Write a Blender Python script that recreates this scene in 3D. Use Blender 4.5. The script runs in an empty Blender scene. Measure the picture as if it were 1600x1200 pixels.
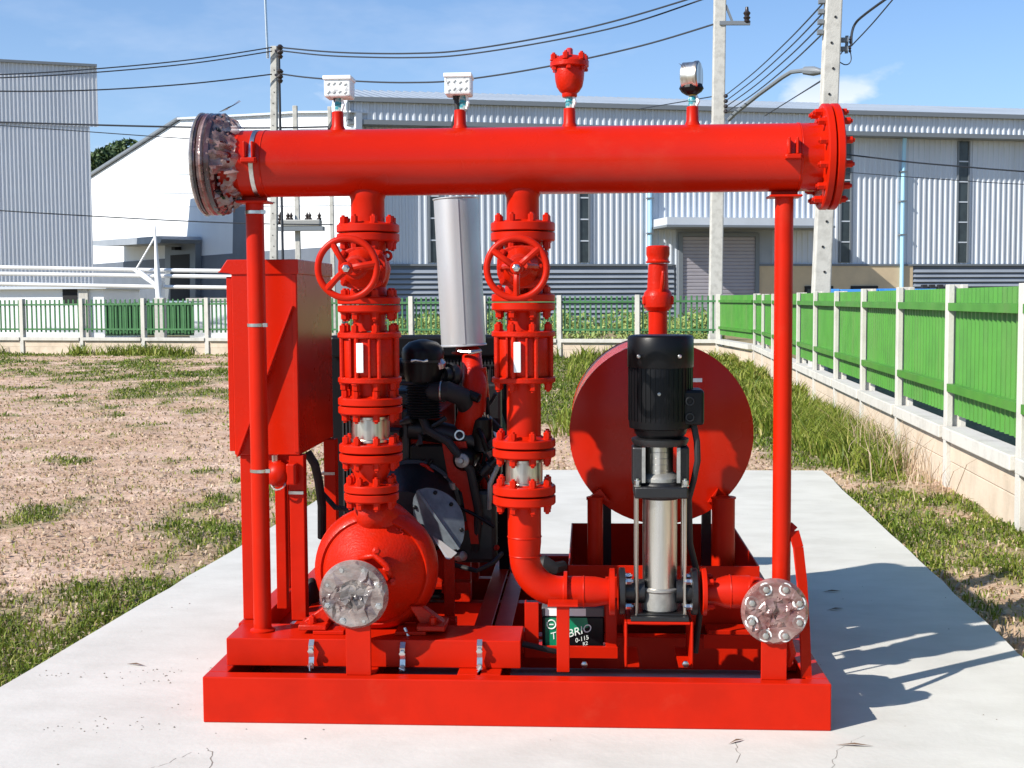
import bpy, math, random
import numpy as np
from mathutils import Vector, Matrix, Quaternion
random.seed(7); rng = np.random.default_rng(7)
S = bpy.context.scene
COL = S.collection
# ------------------------------------------------------------------ camera
F = 2000.; CH = 1.43; CD = 4.2; YAW = .06; PIT = math.atan(132/2000); ROL = .006
_f = Vector((-math.sin(YAW)*math.cos(PIT), math.cos(YAW)*math.cos(PIT), -math.sin(PIT)))
_r0 = Vector((math.cos(YAW), math.sin(YAW), 0)); _u0 = _r0.cross(_f)
_R = _r0*math.cos(ROL) - _u0*math.sin(ROL); _U = _r0*math.sin(ROL) + _u0*math.cos(ROL)
CAMP = Vector((0, -CD, CH))
cam = bpy.data.cameras.new('camera'); camo = bpy.data.objects.new('camera', cam); COL.objects.link(camo)
camo.matrix_world = Matrix(((_R.x, _U.x, -_f.x, 0), (_R.y, _U.y, -_f.y, -CD), (_R.z, _U.z, -_f.z, CH), (0, 0, 0, 1)))
cam.sensor_width = 36; cam.lens = F/1600*36; cam.clip_start = .05; cam.clip_end = 3000
S.camera = camo
# ------------------------------------------------------------------ light
SUN_EL = math.radians(35.5); SUN_H = Vector((.82, .573)).normalized()      # horizontal direction the light travels
sun = bpy.data.lights.new('sun', 'SUN'); suno = bpy.data.objects.new('sun', sun); COL.objects.link(suno)
sun.energy = 5.0; sun.angle = math.radians(.5); sun.color = (1, .945, .86)
sd = Vector((SUN_H.x*math.cos(SUN_EL), SUN_H.y*math.cos(SUN_EL), -math.sin(SUN_EL)))
suno.rotation_mode = 'QUATERNION'; suno.rotation_quaternion = sd.to_track_quat('-Z', 'Y'); suno.location = (-20, -15, 25)
W = bpy.data.worlds.new('World'); S.world = W; W.use_nodes = True
wt = W.node_tree; wn = wt.nodes; wn.clear()
def N(t, k, **kw):
    n = t.nodes.new(k)
    for a, v in kw.items(): setattr(n, a, v)
    return n
sky = N(wt, 'ShaderNodeTexSky', sky_type='NISHITA'); sky.sun_disc = False
sky.sun_elevation = SUN_EL; sky.sun_rotation = math.atan2(-SUN_H.x, -SUN_H.y); sky.air_density = 1.0; sky.dust_density = .6; sky.ozone_density = 3.0
bg = N(wt, 'ShaderNodeBackground'); bg.inputs[1].default_value = .075
wo = N(wt, 'ShaderNodeOutputWorld')
tc = N(wt, 'ShaderNodeTexCoord'); mp = N(wt, 'ShaderNodeMapping'); mp.inputs['Scale'].default_value = (2.0, 2.0, 5.5); mp.inputs['Location'].default_value = (.35, 0, .12)
nz = N(wt, 'ShaderNodeTexNoise'); nz.inputs['Scale'].default_value = 1.35; nz.inputs['Detail'].default_value = 6; nz.inputs['Roughness'].default_value = .62
rp = N(wt, 'ShaderNodeValToRGB'); rp.color_ramp.elements[0].position = .51; rp.color_ramp.elements[1].position = .78
mx = N(wt, 'ShaderNodeMix', data_type='RGBA'); mx.inputs['B'].default_value = (8.6, 9.2, 10.4, 1)
ml = N(wt, 'ShaderNodeMath', operation='MULTIPLY'); ml.inputs[1].default_value = .36
wt.links.new(tc.outputs['Generated'], mp.inputs[0]); wt.links.new(mp.outputs[0], nz.inputs[0]); wt.links.new(nz.outputs[0], rp.inputs[0])
wt.links.new(rp.outputs[0], ml.inputs[0]); wt.links.new(ml.outputs[0], mx.inputs[0]); wt.links.new(sky.outputs[0], mx.inputs['A'])
gn = N(wt, 'ShaderNodeMix', data_type='RGBA', blend_type='MULTIPLY'); gn.inputs['Factor'].default_value = 1; gn.inputs['B'].default_value = (.78, 1.13, 1.46, 1)
wt.links.new(sky.outputs[0], gn.inputs['A']); wt.links.new(gn.outputs['Result'], mx.inputs['A']); n2_ = N(wt, 'ShaderNodeTexNoise'); n2_.inputs['Scale'].default_value = 9.5; n2_.inputs['Detail'].default_value = 7; mp2 = N(wt, 'ShaderNodeMapping'); mp2.inputs['Scale'].default_value = (1, 1, 1.9); mp2.inputs['Location'].default_value = (.31, .2, .4)
wt.links.new(tc.outputs['Generated'], mp2.inputs[0]); wt.links.new(mp2.outputs[0], n2_.inputs[0])
rp2 = N(wt, 'ShaderNodeValToRGB'); rp2.color_ramp.elements[0].position = .585; rp2.color_ramp.elements[1].position = .66; wt.links.new(n2_.outputs[0], rp2.inputs[0])
sx_ = N(wt, 'ShaderNodeSeparateXYZ'); wt.links.new(tc.outputs['Generated'], sx_.inputs[0]); mr_ = N(wt, 'ShaderNodeMapRange'); mr_.inputs[1].default_value = .19; mr_.inputs[2].default_value = .13; wt.links.new(sx_.outputs[2], mr_.inputs[0])
mm_ = N(wt, 'ShaderNodeMath', operation='MULTIPLY'); wt.links.new(rp2.outputs[0], mm_.inputs[0]); wt.links.new(mr_.outputs[0], mm_.inputs[1])
mx2 = N(wt, 'ShaderNodeMix', data_type='RGBA'); mx2.inputs['B'].default_value = (9.6, 9.9, 10.4, 1); wt.links.new(mm_.outputs[0], mx2.inputs[0]); wt.links.new(mx.outputs['Result'], mx2.inputs['A'])
hz_ = N(wt, 'ShaderNodeMapRange'); hz_.inputs[1].default_value = .34; hz_.inputs[2].default_value = .02; hz_.inputs[3].default_value = 0; hz_.inputs[4].default_value = .42; wt.links.new(sx_.outputs[2], hz_.inputs[0])
mx3 = N(wt, 'ShaderNodeMix', data_type='RGBA'); mx3.inputs['B'].default_value = (7.4, 8.6, 10.6, 1); wt.links.new(hz_.outputs[0], mx3.inputs[0]); wt.links.new(mx.outputs['Result'], mx3.inputs['A']); wt.links.new(mx3.outputs['Result'], mx2.inputs['A'])
wt.links.new(mx2.outputs['Result'], bg.inputs[0]); wt.links.new(bg.outputs[0], wo.inputs[0])
S.view_settings.view_transform = 'Standard'; S.view_settings.look = 'None'; S.view_settings.gamma = 1
S.view_settings.use_curve_mapping = False
S.view_settings.exposure = .56
S.cycles.max_bounces = 6; S.cycles.use_denoising = True

# ------------------------------------------------------------------ helpers
def ray(x, y): return _f*F + _R*(x-800) + _U*(600-y)
def at(x, y, Y):
    d = ray(x, y); return CAMP + d*((Y+CD)/d.y)
def gr(x, y, z=0.):
    d = ray(x, y); return CAMP + d*((z-CH)/d.z)
class MB:
    def __init__(s): s.v = []; s.f = []
    def add(s, vs, fs):
        o = len(s.v); s.v += [tuple(v) for v in vs]; s.f += [tuple(i+o for i in f) for f in fs]; return s
    def box(s, a, b):
        x0, y0, z0 = a; x1, y1, z1 = b
        return s.add([(x0,y0,z0),(x1,y0,z0),(x1,y1,z0),(x0,y1,z0),(x0,y0,z1),(x1,y0,z1),(x1,y1,z1),(x0,y1,z1)],
                     [(0,3,2,1),(4,5,6,7),(0,1,5,4),(1,2,6,5),(2,3,7,6),(3,0,4,7)])
    def obox(s, p0, p1, w, h, up=(0,0,1)):          # bar from p0 to p1, w across, h along up
        p0 = Vector(p0); p1 = Vector(p1); d = (p1-p0).normalized(); up = Vector(up)
        sx = d.cross(up).normalized()*(w/2); uz = sx.cross(d).normalized()*(h/2)
        vs = [p+a*sx+b*uz for p in (p0, p1) for a, b in ((-1,-1),(1,-1),(1,1),(-1,1))]
        return s.add(vs, [(3,2,1,0),(4,5,6,7),(0,1,5,4),(1,2,6,5),(2,3,7,6),(3,0,4,7)])
    def lathe(s, o, ax, prof, seg=28, cap=True):    # prof: (distance along the axis, radius)
        o = Vector(o); ax = Vector(ax).normalized(); q = ax.to_track_quat('Z', 'Y')
        n = len(prof); vs = []; fs = []
        for h, r in prof:
            for k in range(seg):
                a = 2*math.pi*k/seg; vs.append(o + q @ Vector((r*math.cos(a), r*math.sin(a), h)))
        for i in range(n-1):
            for k in range(seg):
                k2 = (k+1) % seg; fs.append((i*seg+k, i*seg+k2, (i+1)*seg+k2, (i+1)*seg+k))
        if cap:
            fs.append(tuple(reversed(range(seg)))); fs.append(tuple((n-1)*seg+k for k in range(seg)))
        return s.add(vs, fs)
    def cyl(s, p0, p1, r0, r1=None, seg=20):
        p0 = Vector(p0); p1 = Vector(p1); return s.lathe(p0, p1-p0, [(0, r0), ((p1-p0).length, r0 if r1 is None else r1)], seg)
    def tube(s, pts, r, seg=10, cap=True):
        pts = [Vector(p) for p in pts]; n = len(pts); rs = r if isinstance(r, (list, tuple)) else [r]*n
        t0 = (pts[1]-pts[0]).normalized(); nrm = t0.orthogonal().normalized(); vs = []; fs = []; prev = t0
        for i, p in enumerate(pts):
            t = (pts[min(i+1, n-1)]-pts[max(i-1, 0)]).normalized()
            nrm = (prev.rotation_difference(t) @ nrm); nrm = (nrm - t*nrm.dot(t)).normalized(); prev = t; b = t.cross(nrm)
            for k in range(seg):
                a = 2*math.pi*k/seg; vs.append(p + (nrm*math.cos(a)+b*math.sin(a))*rs[i])
        for i in range(n-1):
            for k in range(seg):
                k2 = (k+1) % seg; fs.append((i*seg+k, i*seg+k2, (i+1)*seg+k2, (i+1)*seg+k))
        if cap: fs.append(tuple(reversed(range(seg)))); fs.append(tuple((n-1)*seg+k for k in range(seg)))
        return s.add(vs, fs)
    def torus(s, o, ax, R, r, seg=40, ms=10, a0=0, a1=2*math.pi):
        o = Vector(o); q = Vector(ax).normalized().to_track_quat('Z', 'Y'); vs = []; fs = []; full = abs(a1-a0-2*math.pi) < 1e-4
        m = seg if full else seg+1
        for k in range(m):
            a = a0+(a1-a0)*k/seg
            for j in range(ms):
                b = 2*math.pi*j/ms; rr = R+r*math.cos(b); vs.append(o+q @ Vector((rr*math.cos(a), rr*math.sin(a), r*math.sin(b))))
        for k in range(seg):
            k2 = (k+1) % m
            for j in range(ms):
                j2 = (j+1) % ms; fs.append((k*ms+j, k2*ms+j, k2*ms+j2, k*ms+j2))
        return s.add(vs, fs)
    def prism(s, pts, d):                           # polygon extruded along vector d
        pts = [Vector(p) for p in pts]; d = Vector(d); n = len(pts)
        return s.add(pts+[p+d for p in pts], [tuple(reversed(range(n))), tuple(range(n, 2*n))]+[(i, (i+1) % n, n+(i+1) % n, n+i) for i in range(n)])
    def ball(s, c, r, seg=16, rings=9, sc=(1,1,1)):
        c = Vector(c); vs = [c+Vector((0,0,-r*sc[2]))]; fs = []
        for i in range(1, rings):
            th = math.pi*i/rings
            for k in range(seg):
                a = 2*math.pi*k/seg
                vs.append(c+Vector((r*sc[0]*math.sin(th)*math.cos(a), r*sc[1]*math.sin(th)*math.sin(a), -r*sc[2]*math.cos(th))))
        vs.append(c+Vector((0,0,r*sc[2]))); L = len(vs)-1
        for k in range(seg):
            k2 = (k+1) % seg; fs.append((0, 1+k2, 1+k)); fs.append((L, 1+(rings-2)*seg+k, 1+(rings-2)*seg+k2))
            for i in range(rings-2): fs.append((1+i*seg+k, 1+i*seg+k2, 1+(i+1)*seg+k2, 1+(i+1)*seg+k))
        return s.add(vs, fs)
def mesh_of(name, mb, mat, off=(0,0,0), smooth=True, ang=35):
    me = bpy.data.meshes.new(name); off = Vector(off)
    me.from_pydata([(v[0]-off[0], v[1]-off[1], v[2]-off[2]) for v in mb.v], [], mb.f); me.materials.append(mat)
    bm_fix(me)
    if smooth:
        me.polygons.foreach_set('use_smooth', [True]*len(me.polygons)); me.set_sharp_from_angle(angle=math.radians(ang))
    return me
import bmesh
def bm_fix(me):
    if len(me.polygons) > 4000: return
    b = bmesh.new(); b.from_mesh(me); bmesh.ops.recalc_face_normals(b, faces=b.faces); b.to_mesh(me); b.free()
def tag(o, label=None, cat=None, group=None, kind=None):
    if label: o['label'] = label
    if cat: o['category'] = cat
    if group: o['group'] = group
    if kind: o['kind'] = kind
    return o
def thing(name, loc, label, cat, group=None):
    o = bpy.data.objects.new(name, None); COL.objects.link(o); o.location = loc; o.empty_display_size = .1
    return tag(o, label, cat, group)
def rootloc(p):
    v = Vector((0,0,0))
    while p is not None: v = v + Vector(p.location); p = p.parent
    return v
def part(name, mb, mat, parent=None, bev=0, smooth=True, ang=35, label=None, seg=1):
    off = rootloc(parent)
    o = bpy.data.objects.new(name, mesh_of(name, mb, mat, off, smooth, ang)); COL.objects.link(o); o.parent = parent
    if bev:
        m = o.modifiers.new('bevel', 'BEVEL'); m.width = bev; m.segments = seg+1; m.limit_method = 'ANGLE'; m.angle_limit = math.radians(40); m.harden_normals = False
    if label: o['label'] = label
    return o
def piece(name, me, parent, loc, quat=None, scale=None):    # shared mesh data, loc in world coordinates
    o = bpy.data.objects.new(name, me); COL.objects.link(o); o.parent = parent; o.location = Vector(loc)-rootloc(parent)
    if quat is not None: o.rotation_mode = 'QUATERNION'; o.rotation_quaternion = quat
    if scale is not None: o.scale = scale
    return o
# ------------------------------------------------------------------ materials
def mat(name, col, rough=.5, metal=0., var=.0, vscale=8., bump=0., bscale=60., coat=0., col2=None, lo=.4, hi=.65, stretch=None, spec=.5, detail=5, trans=0.):
    m = bpy.data.materials.new(name); m.use_nodes = True; t = m.node_tree; b = t.nodes['Principled BSDF']
    b.inputs['Base Color'].default_value = (*col, 1); b.inputs['Roughness'].default_value = rough; b.inputs['Metallic'].default_value = metal
    b.inputs['Coat Weight'].default_value = coat; b.inputs['Coat Roughness'].default_value = .12; b.inputs['Specular IOR Level'].default_value = spec
    if trans: b.inputs['Transmission Weight'].default_value = trans
    if var or col2 or bump:
        c = N(t, 'ShaderNodeTexCoord'); mpn = N(t, 'ShaderNodeMapping'); t.links.new(c.outputs['Object'], mpn.inputs[0])
        if stretch: mpn.inputs['Scale'].default_value = stretch
    if var or col2:
        n = N(t, 'ShaderNodeTexNoise'); n.inputs['Scale'].default_value = vscale; n.inputs['Detail'].default_value = detail; n.inputs['Roughness'].default_value = .6
        t.links.new(mpn.outputs[0], n.inputs[0])
        r = N(t, 'ShaderNodeValToRGB'); r.color_ramp.elements[0].position = lo; r.color_ramp.elements[1].position = hi
        r.color_ramp.elements[0].color = (*col, 1)
        c2 = col2 if col2 else tuple(min(1, x*(1-var)) for x in col)
        r.color_ramp.elements[1].color = (*c2, 1)
        t.links.new(n.outputs[0], r.inputs[0]); t.links.new(r.outputs[0], b.inputs['Base Color'])
        mr = N(t, 'ShaderNodeMapRange'); mr.inputs[3].default_value = max(.02, rough-.07); mr.inputs[4].default_value = min(1, rough+.1)
        t.links.new(n.outputs[0], mr.inputs[0]); t.links.new(mr.outputs[0], b.inputs['Roughness'])
    if bump:
        n2 = N(t, 'ShaderNodeTexNoise'); n2.inputs['Scale'].default_value = bscale; n2.inputs['Detail'].default_value = 4
        t.links.new(mpn.outputs[0], n2.inputs[0]); bp = N(t, 'ShaderNodeBump'); bp.inputs['Strength'].default_value = bump; bp.inputs['Distance'].default_value = .01
        t.links.new(n2.outputs[0], bp.inputs['Height']); t.links.new(bp.outputs[0], b.inputs['Normal'])
    return m
RED = mat('red_paint', (.485,.0115,.001), .38, var=.14, vscale=5, bump=.02, bscale=14, spec=.16)
REDC = mat('red_cast_paint', (.48,.0115,.001), .38, var=.18, vscale=9, bump=.2, bscale=120, coat=.03, spec=.18)
REDD = mat('red_sheet_paint', (.485,.0115,.001), .26, var=.12, vscale=2.5, bump=.010, bscale=10, coat=.06, spec=.22)
def weather(m, dust, amt, sc, lo, hi, stretch=(1,1,1)):
    t = m.node_tree; b = t.nodes['Principled BSDF']; old = b.inputs['Base Color'].links[0].from_socket
    c = N(t, 'ShaderNodeTexCoord'); p = N(t, 'ShaderNodeMapping'); p.inputs['Scale'].default_value = stretch; t.links.new(c.outputs['Object'], p.inputs[0])
    n = N(t, 'ShaderNodeTexNoise'); n.inputs['Scale'].default_value = sc; n.inputs['Detail'].default_value = 10; n.inputs['Roughness'].default_value = .72; t.links.new(p.outputs[0], n.inputs[0])
    r = N(t, 'ShaderNodeValToRGB'); e = r.color_ramp.elements; e[0].position = lo; e[0].color = (0,0,0,1); e[1].position = hi; e[1].color = (amt,amt,amt,1); t.links.new(n.outputs[0], r.inputs[0])
    x = N(t, 'ShaderNodeMix', data_type='RGBA'); x.inputs['B'].default_value = (*dust,1); t.links.new(r.outputs[0], x.inputs['Factor']); t.links.new(old, x.inputs['A']); t.links.new(x.outputs['Result'], b.inputs['Base Color'])
weather(RED, (.44,.08,.04), .14, 6, .56, .74); weather(RED, (.30,.02,.008), .5, 22, .66, .72, (1,1,.35)); weather(REDC, (.42,.09,.05), .28, 9, .55, .72); weather(REDD, (.44,.09,.05), .16, 3, .55, .75)
STEEL = mat('stainless_steel', (.72,.68,.62), .34, 1, col2=(.30,.26,.22), lo=.42, hi=.62, vscale=34, stretch=(1,1,.02), detail=2)  # upright dark streaks are reflected surroundings, put into the steel colour
STEELB = mat('stainless_brushed', (.70,.67,.62), .27, 1, var=.2, vscale=30, stretch=(1,1,.06))
GALV = mat('galvanized_strap', (.66,.65,.62), .28, 1, var=.3, vscale=40)
ALU = mat('aluminium_sheet', (.52,.52,.53), .42, .6, var=.08, vscale=6)
CASTG = mat('grey_cast_metal', (.42,.41,.38), .45, .7, var=.25, vscale=25, bump=.1, bscale=120)
BLACK = mat('black_paint', (.004,.004,.005), .36, var=.3, vscale=12, bump=.02, spec=.22)
BLACKM = mat('black_cast', (.010,.010,.011), .42, var=.3, vscale=20, bump=.1, bscale=90)
RUB = mat('black_rubber', (.012,.012,.013), .6, var=.3, vscale=30)
GREYP = mat('grey_primer', (.16,.19,.215), .5, .3, var=.35, vscale=14, bump=.05, bscale=60, col2=(.09,.11,.13))
WHITEP = mat('white_plastic', (.78,.78,.76), .4, col2=(.45,.45,.45), vscale=60, lo=.55, hi=.62)  # grey speckles: crinkle reflections of the wrap, put into the colour
TEAL = mat('thread_tape', (.02,.22,.26), .4, col2=(.45,.5,.48), vscale=45, lo=.45, hi=.55)
FILM = mat('plastic_film', (.36,.315,.285), .14, .1, col2=(.10,.08,.075), vscale=11, lo=.35, hi=.68, bump=.6, bscale=22, stretch=(1,1,2.2), detail=8, coat=.6)
FILMR = mat('plastic_film_over_red', (.36,.25,.225), .16, .1, col2=(.15,.045,.04), vscale=13, lo=.36, hi=.66, bump=.6, bscale=24, stretch=(1,1,2.0), detail=8, coat=.6)
def see_through(m, f):
    t = m.node_tree; o = t.nodes['Material Output']; b = t.nodes['Principled BSDF']; tr = N(t, 'ShaderNodeBsdfTransparent'); ms = N(t, 'ShaderNodeMixShader'); ms.inputs[0].default_value = f
    t.links.new(b.outputs[0], ms.inputs[1]); t.links.new(tr.outputs[0], ms.inputs[2]); t.links.new(ms.outputs[0], o.inputs[0])
see_through(FILM, .20); see_through(FILMR, .22)
WRAP = mat('dark_film_over_paint', (.016,.012,.014), .2, col2=(.06,.02,.02), vscale=14, coat=.4, bump=.3, bscale=30)
WLAB = mat('white_label', (.82,.82,.80), .45)
GLAB = mat('green_label', (.0,.22,.10), .35, col2=(.0,.15,.07), vscale=8)
TXT = mat('label_text', (.72,.80,.74), .5)
BRASS = mat('brass', (.55,.38,.12), .35, 1)
CONC = mat('slab_concrete', (.60,.585,.54), .85, var=.10, vscale=1.6, bump=.10, bscale=45, spec=.2)
CONCP = mat('pole_concrete', (.50,.49,.45), .9, col2=(.34,.33,.30), vscale=6, bump=.3, bscale=40, lo=.45, hi=.75)
CONCF = mat('fence_concrete', (.54,.52,.47), .9, col2=(.42,.40,.36), vscale=5, bump=.2, bscale=50, lo=.5, hi=.8)
CREAM = mat('fence_plank_concrete', (.60,.49,.38), .9, col2=(.45,.37,.28), vscale=4, bump=.25, bscale=45, lo=.45, hi=.8)
GREENP = mat('green_fence_paint', (.058,.235,.024), .45, col2=(.046,.19,.02), vscale=3, coat=.1)
weather(CONCF, (.22,.21,.18), .5, 3, .52, .75, (1,1,.2)); weather(CREAM, (.30,.24,.16), .5, 2.2, .5, .72, (1,1,.4))
weather(GREENP, (.12,.19,.06), .5, 2.5, .5, .7, (1,1,.12))
GREEND = mat('green_picket_paint', (.045,.16,.05), .5, col2=(.03,.115,.035), vscale=3)
WALLC = mat('corrugated_cladding', (.60,.64,.69), .45, .1, col2=(.53,.57,.62), vscale=.25, stretch=(1,1,.15))
WALLW = mat('white_cladding', (.80,.82,.83), .55, col2=(.72,.74,.76), vscale=.2, stretch=(1,1,.3))
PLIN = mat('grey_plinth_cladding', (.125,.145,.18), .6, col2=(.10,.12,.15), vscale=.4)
LOUV = mat('grey_louvre_metal', (.30,.33,.37), .5, .1, col2=(.25,.28,.32), vscale=.5)
BEIGE = mat('beige_render', (.60,.47,.30), .85, col2=(.52,.41,.27), vscale=.8)
GLASSD = mat('dark_glazing', (.045,.06,.065), .2, col2=(.03,.04,.045), vscale=2)
TRIM = mat('dark_grey_trim', (.16,.18,.20), .5)
SHUT = mat('roller_shutter', (.36,.34,.37), .55, col2=(.32,.30,.33), vscale=.8)
DARK = mat('dark_opening', (.012,.012,.014), .8)
PIPEB = mat('pale_blue_pipe', (.35,.62,.80), .45)
WHITES = mat('white_steel', (.80,.80,.80), .4)
BLUE = mat('blue_paint', (.03,.22,.62), .4, col2=(.10,.33,.70), vscale=2)
WIRE = mat('cable_black', (.02,.025,.035), .6)
INSUL = mat('dark_insulator', (.03,.022,.022), .35)
BARK = mat('bark', (.12,.085,.055), .9, bump=.4, bscale=20)
LEAF = mat('leaf_dark', (.030,.062,.016), .6, col2=(.065,.11,.025), vscale=.6, lo=.35, hi=.7)
LEAFB = mat('leaf_bright', (.20,.28,.06), .6, col2=(.32,.36,.12), vscale=.7, lo=.35, hi=.7)
weather(WALLC, (.36,.37,.37), .35, .5, .5, .72, (1,1,.06))
PINK = mat('red_tape', (.50,.03,.035), .4)

# ================================================================== SETTING
# noise used for the cover of the field
def vnoise(x, y, seed=0):
    x = np.asarray(x, float); y = np.asarray(y, float)
    xi = np.floor(x).astype(np.int64); yi = np.floor(y).astype(np.int64); fx = x-xi; fy = y-yi
    fx = fx*fx*(3-2*fx); fy = fy*fy*(3-2*fy)
    def h(a, b):
        n = (a*374761393 + b*668265263 + seed*974711) & 0x7fffffff
        n = ((n ^ (n >> 13))*1274126177) & 0x7fffffff
        return ((n ^ (n >> 16)) & 0xffff)/65535.
    return (h(xi,yi)*(1-fx)+h(xi+1,yi)*fx)*(1-fy)+(h(xi,yi+1)*(1-fx)+h(xi+1,yi+1)*fx)*fy
def fbm(x, y, seed=0):
    return (vnoise(x,y,seed)*.5+vnoise(x*2.1,y*2.1,seed+1)*.28+vnoise(x*4.3,y*4.3,seed+2)*.14+vnoise(x*9,y*9,seed+3)*.08)
def sstep(a, b, x):
    t = np.clip((x-a)/(b-a), 0, 1); return t*t*(3-2*t)
SLR = lambda Y: 1.69+.0376*Y          # right edge of the slab
SLL = lambda Y: -2.215+.055*Y         # left edge
FEN = lambda Y: 2.755+.043*(Y-5.861)  # fence along the side
YBACK = lambda X: 27.3+(3.13-X)*.235   # fence across the back
def cover(x, y):
    left = x < 0
    n = fbm(x*.55, y*.42, 3); n2 = fbm(x*2.1, y*1.5, 9)
    c = np.zeros_like(x)
    # left field: green near the slab edge, strips towards the back fence
    dl = SLL(y)-x
    cl = sstep(2.6, .2, dl)*.40*sstep(8.5, 2.5, y) + sstep(3.4,.4,y)*.10 + sstep(7.0, 12.0, y)*.05
    yb = YBACK(x)-y
    cl = cl + sstep(2.6, .6, yb)*.6 + np.exp(-((yb-8.5)/2.6)**2)*.46 + np.exp(-((yb-4.6)/.9)**2)*.36 + np.exp(-((yb-14)/1.2)**2)*.25 + np.exp(-((y-5.2-.2*x)/.7)**2)*.12
    cl = np.clip(cl + (n-.5)*1.15 + (n2-.5)*1.35 + .10, 0, 1)
    dr = x-SLR(y)
    cr = .56 + sstep(6.0, 9.5, y)*.40
    cr = np.clip(cr + (n-.5)*1.0 + (n2-.5)*1.4, 0, 1)
    mid = np.clip(.12+sstep(9.5, 12.5, y)*.75 + (n2-.5)*.9, 0, 1)
    w = sstep(-2.0, -.6, x); w2 = sstep(1.2, 2.0, x)
    c = cl*(1-w)+mid*w*(1-w2)+cr*w2
    return np.clip(c, 0, 1)
def inside_slab(x, y): return (x > SLL(y)-.0) & (x < SLR(y)+.0) & (y < 6.48)
GZ = -.045
def build_ground():
    def axis(a, b, step, far, pos):
        core = list(np.arange(a, b+1e-6, step)); lo = []; hi = []; d = step
        x = a
        while x > -far: d *= 1.35; x -= d; lo.append(x)
        d = step; x = b
        while x < far: d *= 1.35; x += d; hi.append(x)
        return np.array(lo[::-1]+core+hi)
    xs = axis(-14, 5, .11, 900, 0); ys = axis(-1, 32, .11, 1500, 0)
    X, Y = np.meshgrid(xs, ys); nx, ny = len(xs), len(ys)
    near = (X > -15) & (X < 6) & (Y > -2) & (Y < 33)
    Z = np.where(near, (fbm(X*2.2, Y*2.2, 21)-.5)*.07+(fbm(X*9, Y*9, 33)-.5)*.035, 0)+GZ
    # clear under the slab
    m = (X > SLL(Y)-.12) & (X < SLR(Y)+.12) & (Y < 6.6); Z = np.where(m, GZ-.03, Z); Z = np.minimum(Z, GZ+.045)
    me = bpy.data.meshes.new('ground'); v = np.stack([X, Y, Z], -1).reshape(-1, 3)
    i = np.arange((ny-1)*(nx-1)); r = i//(nx-1); c = i % (nx-1); a = r*nx+c
    q = np.stack([a, a+1, a+1+nx, a+nx], -1)
    me.vertices.add(len(v)); me.vertices.foreach_set('co', v.ravel()); me.loops.add(q.size); me.loops.foreach_set('vertex_index', q.ravel().astype(np.int32))
    me.polygons.add(len(q)); me.polygons.foreach_set('loop_start', np.arange(0, q.size, 4, dtype=np.int32)); me.polygons.foreach_set('use_smooth', np.ones(len(q), bool))
    me.update()
    at_ = me.attributes.new('cover', 'FLOAT', 'POINT')
    cv = np.where(near.ravel(), cover(v[:,0], v[:,1]), .55); at_.data.foreach_set('value', cv.astype(np.float32))
    m = bpy.data.materials.new('field_soil'); m.use_nodes = True; t = m.node_tree; b = t.nodes['Principled BSDF']; b.inputs['Roughness'].default_value = .95; b.inputs['Specular IOR Level'].default_value = .1
    co = N(t, 'ShaderNodeTexCoord')
    n1 = N(t, 'ShaderNodeTexNoise'); n1.inputs['Scale'].default_value = 7; n1.inputs['Detail'].default_value = 9; n1.inputs['Roughness'].default_value = .72
    n2 = N(t, 'ShaderNodeTexNoise'); n2.inputs['Scale'].default_value = 55; n2.inputs['Detail'].default_value = 5
    t.links.new(co.outputs['Object'], n1.inputs[0]); t.links.new(co.outputs['Object'], n2.inputs[0])
    r1 = N(t, 'ShaderNodeValToRGB'); e = r1.color_ramp.elements; e[0].position = .30; e[0].color = (.48,.32,.225,1); e[1].position = .60; e[1].color = (.72,.535,.42,1)
    t.links.new(n1.outputs[0], r1.inputs[0])
    r2 = N(t, 'ShaderNodeValToRGB'); e = r2.color_ramp.elements; e[0].position = .36; e[0].color = (.62,.59,.55,1); e[1].position = .55; e[1].color = (1,1,1,1)
    t.links.new(n2.outputs[0], r2.inputs[0])
    mu = N(t, 'ShaderNodeMix', data_type='RGBA', blend_type='MULTIPLY'); mu.inputs['Factor'].default_value = .8
    t.links.new(r1.outputs[0], mu.inputs['A']); t.links.new(r2.outputs[0], mu.inputs['B'])
    n5 = N(t, 'ShaderNodeTexNoise'); n5.inputs['Scale'].default_value = 1.1; n5.inputs['Detail'].default_value = 6; mp5 = N(t, 'ShaderNodeMapping'); mp5.inputs['Scale'].default_value = (.45, 1.3, 1); t.links.new(co.outputs['Object'], mp5.inputs[0]); t.links.new(mp5.outputs[0], n5.inputs[0])
    r5 = N(t, 'ShaderNodeValToRGB'); e = r5.color_ramp.elements; e[0].position = .36; e[0].color = (.80,.74,.66,1); e[1].position = .62; e[1].color = (1.0,1.0,1.0,1); t.links.new(n5.outputs[0], r5.inputs[0])
    mu5 = N(t, 'ShaderNodeMix', data_type='RGBA', blend_type='MULTIPLY'); mu5.inputs['Factor'].default_value = 1; t.links.new(mu.outputs['Result'], mu5.inputs['A']); t.links.new(r5.outputs[0], mu5.inputs['B']); mu = mu5
    A = N(t, 'ShaderNodeAttribute'); A.attribute_name = 'cover'
    ad = N(t, 'ShaderNodeMath', operation='MULTIPLY_ADD'); t.links.new(n2.outputs[0], ad.inputs[0]); ad.inputs[1].default_value = .8; t.links.new(A.outputs['Fac'], ad.inputs[2])
    r3 = N(t, 'ShaderNodeValToRGB'); e = r3.color_ramp.elements; e[0].position = .72; e[0].color = (0,0,0,1); e[1].position = 1.05; e[1].color = (.75,.75,.75,1)
    t.links.new(ad.outputs[0], r3.inputs[0])
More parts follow.
